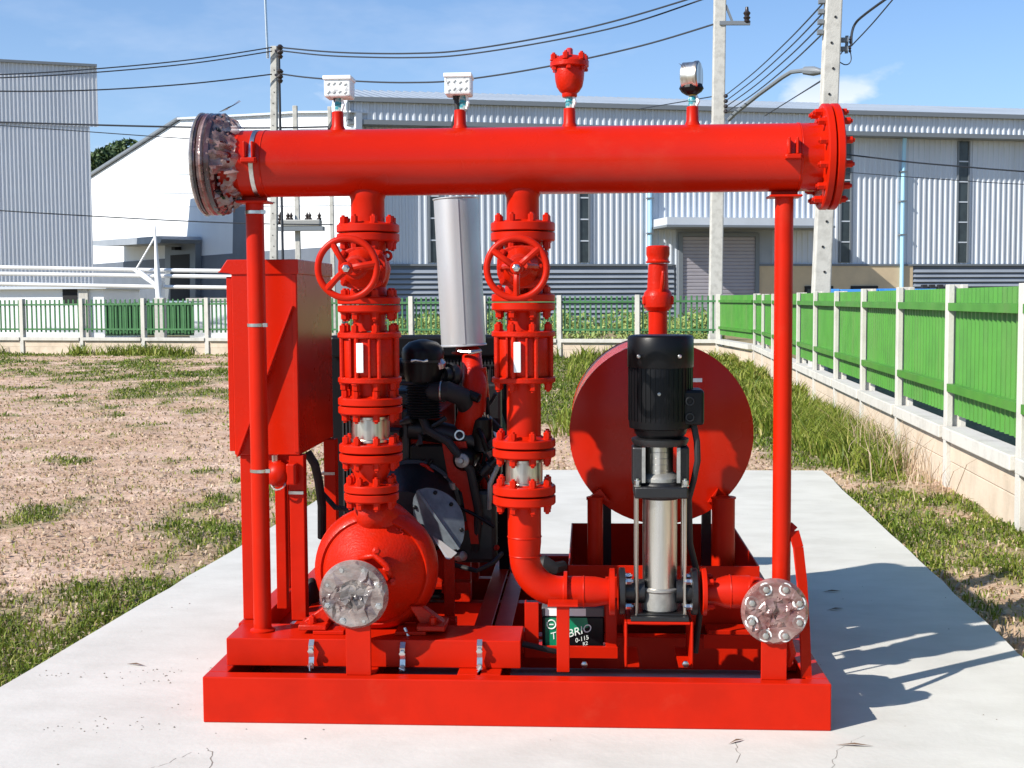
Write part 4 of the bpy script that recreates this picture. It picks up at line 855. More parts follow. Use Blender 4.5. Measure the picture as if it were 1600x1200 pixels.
xe = RX2+RB+.008; xf = X(961,925)
part('horizontal_pipe', MB().lathe((xe,HY,zh),(1,0,0),[(0,.0535),((xf-xe)*.42,.0535),((xf-xe)*.62,.0525),((xf-xe)*.86,.044),(xf-xe,.043)],32), RED, r2)
for xx in (xe+.003, X(912,925)): part('weld', MB().torus((xx,HY,zh),(1,0,0),.0533,.003,32,6), RED, r2)
flr = part('flange', MB().lathe((xf-.022,HY,zh),(1,0,0),[(0,.05),(.003,.082),(.02,.082)],32), RED, r2)

# ---------------- main pump
c = at(587, 889, .30); PX, PZ = c.x, c.z; s = at(552, 930, .03)
mp_ = thing('main_pump', (PX,.25,ZR), 'round red cast pump casing with a wrapped suction flange facing the viewer', 'pump')
mb = MB(); mb.lathe((PX,.52,PZ),(0,-1,0),[(0,.10),(.04,.14),(.10,.196),(.16,.219),(.20,.224),(.235,.218),(.262,.200),(.268,.190),(.262,.182),(.285,.162),(.33,.115),(.36,.085),(.38,.07)],56)
part('casing', mb, REDC, mp_, ang=50)
mb = MB(); mb.torus((PX,.285,PZ),(0,-1,0),.198,.0165,56,10); part('casing_rim', mb, REDC, mp_, ang=180)
# volute swelling towards the discharge
mb = MB(); mb.tube([(PX+.10,.37,PZ-.02),(PX+.105,.37,PZ+.06),(PX+.075,.36,PZ+.115),(PX+.03,.33,PZ+.165),(RX1-.005,.27,Z(800,582)),(RX1,HY,Z(786,582))],[.05,.07,.085,.083,.068,.058],18); part('discharge_neck', mb, REDC, mp_, ang=180)
mb = MB(); mb.tube([(PX,.22,PZ),(PX+(s.x-PX)*.5,.16,(PZ+s.z)/2),(s.x,.09,s.z),(s.x,.052,s.z)],[.085,.074,.068,.072],26); part('suction_nozzle', mb, REDC, mp_, ang=180)
sf = part('suction_flange', MB().lathe((s.x,.066,s.z),(0,-1,0),[(0,.112),(.003,.1155),(.024,.1155),(.026,.112)],44), RED, mp_)
def film_disc(name, cx, y, cz, r, m, parent, seed):
    from mathutils.geometry import delaunay_2d_cdt
    R2 = np.random.default_rng(seed); pts = []
    for k in range(56): a = 2*math.pi*k/56; pts.append((math.cos(a)*r, math.sin(a)*r))
    for k in range(40): a = 2*math.pi*(k+.5)/40; q_ = .90+R2.normal()*.012; pts.append((math.cos(a)*r*q_, math.sin(a)*r*q_))
    for k in range(150):
        a = R2.uniform(0, 6.283); q_ = r*.88*math.sqrt(R2.random()); u, w = math.cos(a)*q_, math.sin(a)*q_; pts.append((u+.25*w, w*.62+.1*u) if math.hypot(u+.25*w, w*.62+.1*u) < r*.9 else (u, w))
    v2, e2, f2, _, _, _ = delaunay_2d_cdt([Vector(p) for p in pts], [], [], 0, 1e-5)
    vs = []
    for v in v2:
        q_ = v.length/r; h = .0 if q_ > .97 else (.011 if q_ > .86 else .010+R2.normal()*.0042+.006*math.sin(v.x*38+v.y*61+seed))
        vs.append((cx+v.x, y+(.012 if q_ > .97 else 0)-max(.003, h), cz+v.y))
    mb = MB(); mb.add(vs, [tuple(f) for f in f2]); o = part(name, mb, m, parent, ang=16); return o
part('bore', MB().lathe((s.x,.0402,s.z),(0,-1,0),[(0,.05),(.0004,.05)],28), DARK, sf)
film_disc('film_cover', s.x, .033, s.z, .1185, FILM, mp_, 3)
for k in range(8):
    a = 2*math.pi*(k+.5)/8; piece('bolt', BS, sf, (s.x+.094*math.cos(a), .034, s.z+.094*math.sin(a)), Vector((0,-1,0)).to_track_quat('Z','Y'), (1,1,.55))
e = at(596, 886, .13); mb = MB()
mb.tube([at(560,872,.12), at(585,868,.115), at(604,884,.11), at(611,904,.11)],[.010,.012,.012,.010],10); part('vent_boss', mb, REDC, mp_, ang=180)
for px, y in ((588,862),(604,890),(612,908)): part('plug', MB().lathe(at(px,y,.14),(.2,-1,.25),[(0,.016),(.03,.016),(.034,.009),(.05,.008)],6), REDC, mp_)
for sx in (-1, 1):
    xx = PX+sx*.15
    mb = MB(); mb.prism([(xx-.022,.24,PZ-.12),(xx+.022,.24,PZ-.12),(xx+sx*.06+.045,.24,ZR+.03),(xx+sx*.06-.045,.24,ZR+.03)],(0,.05,0)); mb.box((xx+sx*.06-.05,.19,ZR+.0145),(xx+sx*.06+.05,.32,ZR+.034)); f = part('foot', mb, REDC, mp_, bev=.004)
    piece('bolt', BR, f, (xx+sx*.06+.005*sx,.22,ZR+.034), Quaternion())
part('bearing_housing', MB().lathe((PX,.50,PZ),(0,1,0),[(0,.12),(.04,.12),(.06,.085),(.20,.08),(.22,.095),(.26,.095),(.27,.05),(.36,.035)],28), REDC, mp_)
part('bearing_foot', MB().box((PX-.09,.60,BH+.0005),(PX+.09,.68,BH+.02)).box((PX-.03,.62,BH+.02),(PX+.03,.66,PZ-.07)), REDC, mp_, smooth=False)
def text(name, body, size, loc, rot, m, parent, ext=.001, align='CENTER', italic=0.):
    cu = bpy.data.curves.new(name, 'FONT'); cu.body = body; cu.size = size; cu.extrude = ext; cu.align_x = align; cu.align_y = 'CENTER'; cu.shear = italic; cu.materials.append(m)
    to = bpy.data.objects.new('tmp', cu); me = bpy.data.meshes.new_from_object(to); bpy.data.objects.remove(to); me.name = name
    o = bpy.data.objects.new(name, me); COL.objects.link(o); o.parent = parent; o.location = Vector(loc)-rootloc(parent); o.rotation_euler = rot; return o
text('cast_lettering', '125', .034, (PX+.085,.252,PZ+.142), (math.radians(72), 0, math.radians(4)), REDC, mp_, .006)
part('stay_rod', MB().cyl(at(632,981,.2), at(641,1000,.19), .006, seg=8), GALV, mp_)

# ---------------- coupling guard, behind the casing
g0 = Vector(at(683, 812, .62)); gd = thing('coupling_guard', (g0.x, .62, BH), 'grey folded sheet metal guard over the shaft between pump and engine', 'guard')
a0 = Vector(at(652,766,.62)); a1 = Vector(at(717,858,.60)); axv = a1-a0; pr = axv.normalized(); side = Vector((pr.z*1, 0, -pr.x)).normalized()
def half(sg, bulge, dy):
    n = 18; ring = [a0.copy()]
    for k in range(1, n): 
        t = k/n; w = .098*math.sin(math.pi*t)**.62; ring.append(a0+axv*t+side*sg*w*bulge+Vector((0,dy*w,0)))
    ring.append(a1.copy()); return ring
for sg, bu, dy, nm in ((-1,.82,.9,'lower_leaf'),(1,.95,.55,'upper_leaf')):
    mb = MB(); mb.prism(half(sg,bu,dy), Vector((0,.012,0))); o = part(nm, mb, GREYP, gd, smooth=False)
    for t in (.18,.45,.82):
        w = .098*math.sin(math.pi*t)**.62*.80; q_ = a0+axv*t+side*sg*w*bu+Vector((0,dy*w-.004,0)); part('rivet', MB().lathe(q_,(0,-1,.1),[(0,.009),(.006,.008),(.008,.004)],8), BLACK, o)
mb = MB(); mb.obox(a0, a1, .010, .018, up=(0,-1,0)); part('fold_edge', mb, GREYP, gd, smooth=False)
mb = MB(); q0, q1, q2 = Vector(at(690,846,.61)), Vector(at(714,864,.60)), Vector(at(703,874,.60)); mb.prism([Vector(at(676,838,.62)), q0, q1, q2, Vector(at(697,873,.60))], (0,.01,0)); part('end_plate', mb, ALU, gd, smooth=False)
part('guard_stand', MB().box((g0.x+.02,.66,BH),(g0.x+.06,.67,g0.z)), REDC, gd, smooth=False)

# ---------------- diesel engine
EX = -.70
en = thing('diesel_engine', (EX,1.3,BH), 'diesel engine with red block, black radiator and a silver exhaust silencer', 'engine')
part('block', MB().box((EX-.20,1.02,.42),(EX+.14,1.62,.86)).box((EX-.15,1.05,.22),(EX+.10,1.6,.42)), REDC, en, bev=.015, smooth=False)
part('cylinder_head', MB().box((EX-.16,1.04,.862),(EX+.09,1.6,.98)), REDC, en, bev=.012, smooth=False)
part('valve_cover', MB().box((EX-.13,1.06,.981),(EX+.05,1.58,1.06)), BLACKM, en, bev=.02, smooth=False)
part('flywheel_housing', MB().lathe((EX-.02,1.015,.58),(0,-1,0),[(0,.20),(.05,.20),(.055,.185),(.10,.17),(.16,.12),(.26,.10)],30), BLACKM, en)
mb = MB()
for i in range(10): mb.box((EX+.141,1.05+i*.055,.46),(EX+.155,1.075+i*.055,.84))
part('block_ribs', mb, REDC, en, smooth=False)
rx0, rx1 = X(517,700,1.75), X(795,700,1.75); rz0, rz1 = Z(872,650,1.75), Z(524,650,1.75)
rad = part('radiator', MB().box((rx0,1.76,rz0),(rx1,1.86,rz1)), BLACK, en, bev=.006, smooth=False)
part('header_tank', MB().box((rx0+.01,1.72,rz1-.10),(rx1-.01,1.757,rz1-.005)), BLACK, en, bev=.01, smooth=False)
mb = MB()
for i in range(46):
    xx = rx0+.06+(rx1-rx0-.12)*i/45; mb.box((xx-.004,1.745,rz0+.08),(xx+.004,1.7585,rz1-.115))
part('core_fins', mb, RUB, rad, smooth=False)['kind'] = 'stuff'
mb = MB()
for zz in np.linspace(rz0+.1, rz1-.14, 12): mb.box((EX+.12,1.731,zz-.003),(rx1-.05,1.738,zz+.003))
for xx in np.linspace(EX+.13, rx1-.06, 7): mb.box((xx-.003,1.725,rz0+.1),(xx+.003,1.7305,rz1-.14))
part('fan_guard', mb, BLACKM, rad, smooth=False)
part('fan_shroud', MB().lathe((EX-.02,1.74,.78),(0,-1,0),[(0,.34),(.08,.30),(.085,.28)],32,cap=False), BLACK, en)
for xx in (rx0+.0, rx1-.05): part('radiator_leg', MB().box((xx,1.77,BH),(xx+.05,1.83,rz0)), BLACK, en, smooth=False)
# air cleaner with its bellows hose
ac = at(661, 566, .98); azt = Z(530,661,.98)
aco = part('air_cleaner', MB().lathe((ac.x,.98,Z(596,661,.98)),(0,0,1),[(0,.070),(.04,.084),(azt-Z(596,661,.98)-.055,.087),(azt-Z(596,661,.98)-.035,.082),(azt-Z(596,661,.98)-.012,.058),(azt-Z(596,661,.98),.015)],32), BLACK, en)
part('clip_band', MB().lathe((ac.x,.98,Z(566,661,.98)),(0,0,1),[(0,.0865),(.001,.089),(.010,.089),(.011,.0865)],32), BLACKM, aco)
part('clip', MB().tube([(ac.x-.035,.895,Z(564,655,.9)),(ac.x-.018,.888,Z(562.5,655,.9)),(ac.x+.014,.888,Z(564.5,655,.9)),(ac.x+.03,.893,Z(563,655,.9))],[.006,.0035,.0035,.006],6), GALV, aco)
pr = []; h = Z(598,661,.98)-Z(652,661,.98)
for i in range(13): pr += [(h*i/13, .074), (h*(i+.5)/13, .060)]
part('ribbed_hose', MB().lathe((ac.x,.98,Z(652,661,.98)),(0,0,1),pr,26), RUB, en, ang=80)
part('snorkel', MB().tube([(ac.x-.02,.98,Z(575,661,.98)),(ac.x-.15,1.02,Z(578,640,.98)),(ac.x-.26,1.1,Z(585,640,.98))],.045,14), BLACK, en)
part('intake_pipe', MB().tube([at(672,612,.95), at(700,611,.92), at(722,620,.95), at(733,640,1.0)],.040,16), RUB, en)
for px in (690,): part('hose_clamp', MB().torus(at(px,611,.93),(1,-.1,0),.041,.004,24,6), GALV, en)
part('exhaust_elbow', MB().tube([at(737,548,1.12), at(738,572,1.08), at(742,600,1.02), at(738,640,1.0), at(728,672,1.02), at(722,700,1.1)],[.040,.043,.052,.056,.050,.045],18), REDC, en, ang=180)
part('turbo', MB().lathe(at(716,586,1.02),(-.75,-.7,.05),[(0,.030),(.015,.046),(.03,.050),(.05,.046),(.052,.034),(.075,.030)],22), BLACKM, en)
part('exhaust_manifold', MB().tube([at(736,640,1.05), at(733,640,1.25),at(733,640,1.55)],.05,14), REDC, en)
part('actuator', MB().lathe(at(688,592,.98),(0,-.4,1),[(0,.012),(.05,.012),(.055,.026),(.075,.026),(.09,.012)],16), GALV, en)
#part('heat_bracket', MB().prism([at(700,560,1.02),at(716,540,1.02),at(726,548,1.02),at(716,566,1.02)],(0,.02,0)), REDC, en, smooth=False)
part('vertical_pipe', MB().tube([at(752,575,1.05), at(757,620,1.05), at(752,690,1.08), at(758,750,1.1), at(755,830,1.1)],.022,10), REDC, en)
part('starter', MB().lathe(at(722,720,.90),(.12,1,0),[(0,.022),(.015,.040),(.03,.046),(.2,.046)],20), BLACK, en)
part('starter_cap', MB().lathe(at(722,720,.90),(-.12,-1,.1),[(0,.03),(.006,.028),(.012,.012),(.03,.010)],16), CASTG, en)
part('ring_terminal', MB().torus(at(718,680,.92),(0,-1,.1),.018,.005,18,6), GALV, en)
part('oil_filter', MB().lathe(at(752,650,1.0),(0,.1,-1),[(0,.035),(.01,.045),(.14,.045),(.15,.03)],20), BLACK, en)
part('belt_guard', MB().box((EX+.16,1.63,.62),(EX+.30,1.70,1.05)), BLACKM, en, bev=.015, smooth=False)
part('alternator', MB().lathe(at(758,700,1.2),(0,1,0),[(0,.03),(.01,.065),(.13,.065),(.14,.05)],20), CASTG, en)
Rr = random.Random(31)
for i in range(5):
    p = at(742+i*5, 632+i*4, .98); part('injector_pipe', MB().tube([p, p+Vector((.006,.0,-.03)), p+Vector((.01,.02,-.06))],.004,6), GALV, en)
for i in range(7):
    px = Rr.uniform(735,775); y = Rr.uniform(600,760); p = at(px,y,1.02)
    part('cable', MB().tube([p, p+Vector((Rr.uniform(-.05,.05),.03,-.08)), p+Vector((Rr.uniform(-.08,.08),.02,-.2)), p+Vector((Rr.uniform(-.1,.06),.06,-.34))],.008,7), RUB, en)
for i in range(10):
    p = at(Rr.uniform(636,780), Rr.uniform(690,860), 1.0); part('fitting', MB().lathe(p,(Rr.uniform(-.4,.4),-1,Rr.uniform(-.2,.4)),[(0,.012),(.02,.012),(.022,.008),(.034,.007)],6), Rr.choice([GALV,CASTG,REDC,BLACKM]), en)
for xx in (EX-.26, EX+.12):
    for yy in (1.1, 1.5): part('engine_mount', MB().box((xx,yy,BH+.0005),(xx+.08,yy+.09,.40)), REDC, en, bev=.004, smooth=False)
part('oil_sump', MB().box((EX-.13,1.08,.175),(EX+.08,1.55,.219)), BLACK, en, bev=.01, smooth=False)
for (px0, px1, y, Y) in ((690,735,910,.78),(668,712,968,.55),(640,820,985,.50)):
    p = at(px0,y,Y); q_ = at(px1,y,Y); part('bed_bar', MB().box((p.x,Y,p.z-.045),(q_.x,Y+.06,p.z)), REDC, skid, bev=.003, smooth=False)
part('fuel_line', MB().tube([at(784,865,.9), at(770,880,.8), at(745,892,.75), at(700,880,.8)],.010,8), RUB, en)
part('drain_hose', MB().tube([at(800,888,.55), at(830,884,.52), at(852,880,.5), at(866,888,.5), at(880,884,.55)],[.02,.022,.03,.024,.02],10), RUB, en)
R5 = random.Random(77)
part('intake_manifold', MB().tube([at(640,668,1.0), at(690,676,1.0), at(745,690,1.02)],.045,12), BLACKM, en)
part('control_unit', MB().box((at(640,700,.98).x,.98,Z(765,660,.98)),(at(705,700,.98).x,1.03,Z(695,660,.98))), BLACK, en, bev=.008, smooth=False)
part('gear_case', MB().box((at(700,700,.99).x+.004,.985,Z(880,720,.99)),(at(775,700,.99).x,1.035,Z(765,720,.99))), BLACKM, en, bev=.02, smooth=False)
part('breather_hose', MB().tube([at(655,640,.95), at(668,672,.92), at(700,690,.9), at(735,735,.92), at(748,800,.95), at(742,860,.98)],.018,10), RUB, en)
part('red_bracket', MB().prism([at(690,690,.95), at(728,690,.95), at(740,760,.95), at(748,850,.95), at(736,850,.95), at(722,770,.95), at(700,745,.95)],(0,.02,0)), REDC, en, smooth=False)
part('side_cover', MB().box((at(628,690,1.0).x,.99,Z(760,630,1.0)),(at(642,690,1.0).x-.004,1.4,Z(640,630,1.0))), BLACKM, en, bev=.01, smooth=False)
for i in range(36):
    px, y = R5.uniform(628,786), R5.uniform(600,870); p = at(px,y,R5.uniform(.93,1.0)); m_ = R5.choice([BLACK,BLACKM,RUB,BLACKM,REDC,CASTG]); q = Vector((R5.uniform(-1,1),R5.uniform(-.4,.4),R5.uniform(-1,1))).normalized()*R5.uniform(.03,.10)
    if i % 3 == 0: part('hose', MB().tube([p-q, p+Vector((R5.uniform(-.02,.02),-.02,.01)), p+q],R5.uniform(.006,.013),8), m_, en)
    elif i % 3 == 1: part('accessory', MB().lathe(p,q,[(0,.012),(.004,.02),(q.length*.6,.02),(q.length*.65,.013),(q.length,.012)],12), m_, en)
    else: part('bracket', MB().obox(p-q*.6,p+q*.6,R5.uniform(.012,.03),.006,up=(0,-1,.2)), m_, en, smooth=False)
# silencer
m0, m1 = at(724.5,541,1.15), at(712.5,309,1.15); mv = m1-m0; L = mv.length
mu_ = part('silencer', MB().lathe(m0, mv, [(0,.080),(.002,.098),(.006,.098),(.010,.0935),(L-.010,.0935),(L-.006,.098),(L-.002,.098),(L,.075)],48), ALU, en)
sv = Vector((math.sin(.12),-math.cos(.12),0))*.0935; part('seam', MB().obox(m0+sv+mv*.02, m1+sv-mv*.02, .012, .004, up=(0,-1,0)), ALU, mu_, smooth=False)
rv = mesh_of('rivet', MB().lathe((0,0,0),(0,0,1),[(0,.003),(.002,.0028),(.003,.001)],6), GALV)
for i in range(0): piece('rivet', rv, mu_, m0+mv*(.03+.94*i/29)+Vector((math.sin(.01),-math.cos(.01),0))*.0935, Vector((0,-1,0)).to_track_quat('Z','Y'))
part('inlet_flange', MB().lathe(m0-mv.normalized()*.035, mv,[(0,.034),(.006,.052),(.014,.052),(.016,.034),(.035,.034)],20), REDC, en)
part('silencer_clamp', MB().tube([at(716,549,1.05),at(735,551,1.03),at(752,548,1.05)],[.006,.010,.006],8), GALV, en)

# ---------------- control cabinet on legs
CY0, CY1 = .385, 1.0
cx0, cx1 = at(356,560,CY0).x, at(466,560,CY0).x; cz0, cz1 = Z(711,410,CY0), Z(408,410,CY0)
cb = thing('control_cabinet', (cx0,CY0,ZR), 'tall red sheet steel control cabinet on legs, behind the post', 'control cabinet')
part('box', MB().box((cx0+.018,CY0,cz0),(cx1,CY1,cz1)), REDD, cb, bev=.004, seg=2, smooth=False)
part('door', MB().box((cx0-.004,CY0+.012,cz0+.012),(cx0+.017,CY1-.012,cz1-.055)), REDD, cb, bev=.003, smooth=False)
hx = at(340,415,CY0).x; mb = MB(); mb.prism([(hx,CY0-.006,cz1-.040),(hx+.012,CY0-.006,cz1-.028),(cx0+.005,CY0-.006,cz1+.006),(cx1+.006,CY0-.006,cz1+.006),(cx1+.006,CY0-.006,cz1-.048),(cx0+.019,CY0-.006,cz1-.048),(cx0+.012,CY0-.006,cz1-.044)],(0,CY1-CY0+.012,0)); part('rain_hood', mb, REDD, cb, bev=.003, smooth=False)
xs = at(459,560,CY0).x; part('corner_trim', MB().box((xs-.002,CY0-.004,cz0+.01),(cx1-.003,CY0-.0005,cz1-.05)), REDD, cb, bev=.001, smooth=False)
b0, b1 = at(374,712,CY0), at(459,478,CY0); part('diagonal_stay', MB().obox((b0.x,CY0-.017,b0.z),(b1.x,CY0-.017,b1.z),.006,.033,up=(0,-1,0)), REDD, cb, bev=.001, smooth=False)
for (x0, x1, y0, y1, zb) in ((at(376,850,CY0).x,at(398,850,CY0).x,.40,.45,ZR),(at(453,850,CY0).x,at(476,850,CY0).x,.39,.44,ZR),(at(505,780,.9).x,at(524,780,.9).x,.92,.97,ZR),(at(376,850,CY0).x,at(398,850,CY0).x,.92,.97,ZR)):
    part('leg', MB().box((x0,y0,zb),(x1,y1,cz0-.0005)), RED, cb, bev=.003, smooth=False)
part('leg_channel', MB().box((at(430,850,.55).x,.56,ZR),(at(446,850,.55).x,.60,cz0-.0005)), RED, cb, bev=.003, smooth=False)
part('cross_tie', MB().box((at(376,730,CY0).x+.05,.405,cz0-.06),(at(453,730,CY0).x-.0005,.43,cz0-.001)), RED, cb, smooth=False)
iso = at(443,742,.36); ib = part('bell', MB().lathe((iso.x-.02,.385,iso.z),(-.5,-1,.12),[(0,.045),(.012,.048),(.03,.045),(.045,.032),(.055,.012)],24), RED, cb)
part('bell_body', MB().box((iso.x+.012,.345,iso.z-.036),(iso.x+.05,.3895,iso.z+.042)), RED, cb, bev=.006, smooth=False)
part('bell_ring', MB().torus((iso.x-.02,.36,iso.z-.03),(0,-1,.5),.026,.004,20,6), GALV, cb)
part('cable_gland', MB().cyl((iso.x-.035,.38,iso.z+.03),(iso.x-.035,.38,cz0),.012,seg=10), GALV, cb)
for x, y, z in ((at(463,770,.39).x,.388,Z(770,463,.39)),(at(463,979,.39).x,.388,Z(979,463,.39)),(at(513,740,.92).x,.918,Z(740,513,.92))):
    part('cable_tie', MB().box((x-.027,y-.004,z-.005),(x+.027,y+.056,z+.006)), GALV, cb, smooth=False)
part('conduit', MB().tube([at(480,706,.6), at(492,726,.6), at(498,752,.62), at(503,790,.66), at(503,840,.7)],.017,10), RUB, cb)
part('conduit', MB().tube([at(503,770,.7), at(524,793,.7), at(545,796,.68), at(553,812,.66), at(548,850,.66)],.011,8), RUB, cb)
part('cable_bundle', MB().ball(at(487,930,.7), .05, sc=(.6,1,1.4)), RUB, cb)
#part('nameplate', MB().box((cx1+.0005,CY0+.2,cz1-.2),(cx1+.003,CY0+.34,cz1-.12)), GREYP, cb, smooth=False)

# ---------------- spill tray and fuel tank
TY0, TY1 = .72, 1.66; tx0, tx1 = at(888,900,TY0).x, at(1187,900,TY0).x; tz0, tz1 = .165, Z(884,1030,TY0)
tr = thing('spill_tray', (tx0,TY0,tz0), 'open red sheet metal spill tray below the drum tank', 'tray')
th = .006
part('front_wall', MB().box((tx0,TY0,tz0),(tx1,TY0+th,tz1)), RED, tr, bev=.002, smooth=False)
part('back_wall', MB().box((tx0,TY1-th,tz0),(tx1,TY1,tz1)), RED, tr, bev=.002, smooth=False)
for x0 in (tx0, tx1-th): part('side_wall', MB().box((x0,TY0+th+.0005,tz0),(x0+th,TY1-th-.0005,tz1)), RED, tr, bev=.002, smooth=False)
part('floor', MB().box((tx0+th,TY0+th,tz0+.001),(tx1-th,TY1-th,tz0+.007)), RED, tr, smooth=False)
part('front_step', MB().box((at(1105,985,.6).x,.60,BH+.001),(at(1190,985,.6).x,.70,Z(985,1140,.6))), RED, tr, bev=.003, smooth=False)
KY = .90; kc = at(1033,677,KY); KR = (at(1177,677,KY).x-at(889,677,KY).x)/2
ft_ = thing('fuel_tank', (kc.x,KY,tz0), 'large red drum tank lying with its round end towards the viewer', 'tank')
part('shell', MB().lathe((kc.x,KY+.006,kc.z),(0,1,0),[(0,KR-.003),(.72,KR-.003)],72,cap=False), REDD, ft_)
part('end_plate', MB().lathe((kc.x,KY+.005,kc.z),(0,-1,0),[(0,KR-.001),(.001,KR),(.005,KR),(.006,KR-.002)],72), REDD, ft_)
part('rear_plate', MB().lathe((kc.x,KY+.727,kc.z),(0,1,0),[(0,KR),(.006,KR)],72), REDD, ft_)
for px, yy, r in ((930,KY-.05,.031),(1130,KY-.03,.046)):
    x = at(px,830,yy).x; z1 = Z(778,px,yy)
    lg = part('leg', MB().lathe((x,yy,tz0+.008),(0,0,1),[(0,.05),(.006,.05),(.008,r),(z1-tz0-.012,r),(z1-tz0-.010,r+.004),(z1-tz0-.004,r+.004),(z1-tz0-.002,r*.6)],24), RED, ft_)
    sx = 1 if px < 1000 else -1; part('cradle', MB().prism([(x-.035,yy+.01,z1-.01),(x+.035,yy+.01,z1-.01),(x+sx*.06,yy+.01,z1+.06-.08),(x+sx*.02,yy+.01,z1+.035)],(0,.035,0)), RED, ft_, smooth=False)
for px in (948,1104):
    x = at(px,810,KY+.55).x; part('rear_leg', MB().box((x-.02,KY+.55,tz0+.008),(x+.02,KY+.59,Z(770,px,KY+.55))), BLACKM, ft_, smooth=False)
part('sticker', MB().box((at(1080,592,KY).x,KY-.0035,Z(597,1088,KY)),(at(1097,592,KY).x,KY-.001,Z(591,1088,KY))), WLAB, ft_, smooth=False)
vy = 1.30; vx = at(1028,460,vy).x
def vz(y): return Z(y,1028,vy)
zt0 = math.sqrt(max(0,KR**2-(vx-kc.x)**2))+kc.z-.01
fv = part('filler_pipe', MB().lathe((vx,vy,zt0),(0,0,1),[(0,.040),(vz(484)-zt0,.040)],28), RED, ft_)
def lz(y): return vz(y)-vz(484)
part('union', MB().lathe((vx,vy,vz(486)),(0,0,1),[(0,.045),(lz(480)+.006,.060),(lz(462)-.0,.063),(lz(455),.058),(lz(450),.046),(lz(425),.043),(lz(410),.041)],28), REDC, fv)
part('union_lug', MB().box((vx-.066,vy-.03,vz(476)),(vx+.066,vy+.03,vz(462))), REDC, fv, bev=.006, smooth=False)
part('vent_cap', MB().lathe((vx,vy,vz(411)),(0,0,1),[(0,.050),(.006,.052),(.010,.046),(.02,.044),(.035,.050),(vz(384)-vz(411)-.006,.050),(vz(384)-vz(411),.042)],26), REDC, fv)
part('side_valve', MB().tube([(vx+.012,vy-.047,vz(455)),(vx+.016,vy-.062,vz(440)),(vx+.018,vy-.058,vz(424))],[.008,.010,.006],8), REDC, fv)

# ---------------- vertical multistage pump
VY = .275; vc = X(1031,850,VY)
def vz_(y): return Z(y,1031,VY)
vp = thing('vertical_pump', (vc,VY,uz), 'slim vertical pump with black motor over a shiny stainless steel sleeve', 'pump')
zb = vz_(968); zb = uz
part('foot', MB().box((vc-.105,VY-.10,uz+.0005),(vc+.095,VY+.11,uz+.016)).box((vc-.085,VY-.075,uz+.016),(vc+.085,VY+.075,vz_(952))), BLACKM, vp, bev=.006, smooth=False)
part('pump_base', MB().lathe((vc-.001,VY,vz_(952)),(0,0,1),[(0,.058),(.006,.0635),(vz_(917)-vz_(952)-.012,.0635),(vz_(917)-vz_(952)-.006,.070),(vz_(917)-vz_(952),.070),(vz_(917)-vz_(952)+.004,.064)],36), CASTG, vp)
part('sleeve', MB().lathe((vc,VY,vz_(916)),(0,0,1),[(0,.0605),(vz_(776)-vz_(916),.0605)],48), STEELB, vp)
for sx, px in ((-1,989),(1,1063)):
    for yy in (-.062, .062): part('tie_rod', MB().cyl((vc+sx*.083,VY+yy,uz+.016),(vc+sx*.083,VY+yy,vz_(764)),.0062,seg=10), STEEL, vp)
for sx, px, sg in ((-1,972,-1),(1,1085,1)):       # port flanges
    xx = X(px,924); f = part('port_flange', MB().lathe((xx-.011,VY-.02,zh),(1,0,0),[(0,.078),(.003,.082),(.019,.082),(.022,.078)],36), BLACKM, vp)
    x2 = vc+sx*.055; part('port_neck', MB().cyl((min(xx,x2),VY-.02,zh),(max(xx,x2),VY-.02,zh),.042,seg=24), BLACKM, vp)
    for k in range(4):
        a = math.pi/4+k*math.pi/2; piece('bolt', bolt_mesh(.011,.026,GALV,'galv2'), f, (xx-sg*.011, VY-.02+.062*math.cos(a), zh+.062*math.sin(a)), Vector((-sg,0,0)).to_track_quat('Z','Y'))
hb = vz_(778); ht = vz_(750)
hr_ = part('head_ring', MB().lathe((vc,VY,hb),(0,0,1),[(0,.066),(.004,.078),(ht-hb-.02,.080),(ht-hb-.004,.074),(ht-hb,.066)],36).box((vc-.092,VY-.088,hb+.010),(vc+.092,VY+.088,ht-.012)), BLACKM, vp, bev=.006)
for sx in (-1,1):
    for yy in (-1,1): piece('bolt', bolt_mesh(.011,.026,GALV,'galv2'), hr_, (vc+sx*.082,VY+yy*.072,ht-.012), Quaternion())
part('head_dome', MB().lathe((vc,VY,ht-.001),(0,0,1),[(0,.068),(.012,.068),(.024,.058),(.03,.048),(.05,.04)],36), CASTG, vp)
gt = vz_(696); gb_ = vz_(742)
part('coupling_cover', MB().lathe((vc-.004,VY,gb_),(0,0,1),[(0,.050),(gt-gb_,.050)],36,cap=False), STEEL, vp)
for zz in np.linspace(gb_+.02,gt-.02,4): part('cover_rib', MB().torus((vc-.004,VY,zz),(0,0,1),.0502,.0012,36,6), STEEL, vp)
for sx in (-1,1):
    x0 = vc+sx*.098; x1 = vc+sx*.062; mb = MB()
    mb.prism([(x0,VY-.055,gt),(x1,VY-.062,gt),(x1-sx*.004,VY-.062,ht-.010),(x0,VY-.055,ht-.010)],(0,.10,0)); part('motor_stool_leg', mb, BLACKM, vp, bev=.006, smooth=False)
    part('leg_edge', MB().box((min(x1+sx*.004,x1-sx*.008),VY-.072,ht),(max(x1+sx*.004,x1-sx*.008),VY-.063,gt)), CASTG, vp, smooth=False)
part('motor_stool', MB().lathe((vc,VY,gt),(0,0,1),[(0,.070),(.003,.092),(.018,.100),(.026,.100),(.030,.09)],36), BLACKM, vp)
mz0, mz1 = gt+.031, vz_(523); fz = vz_(568); my = VY-.005
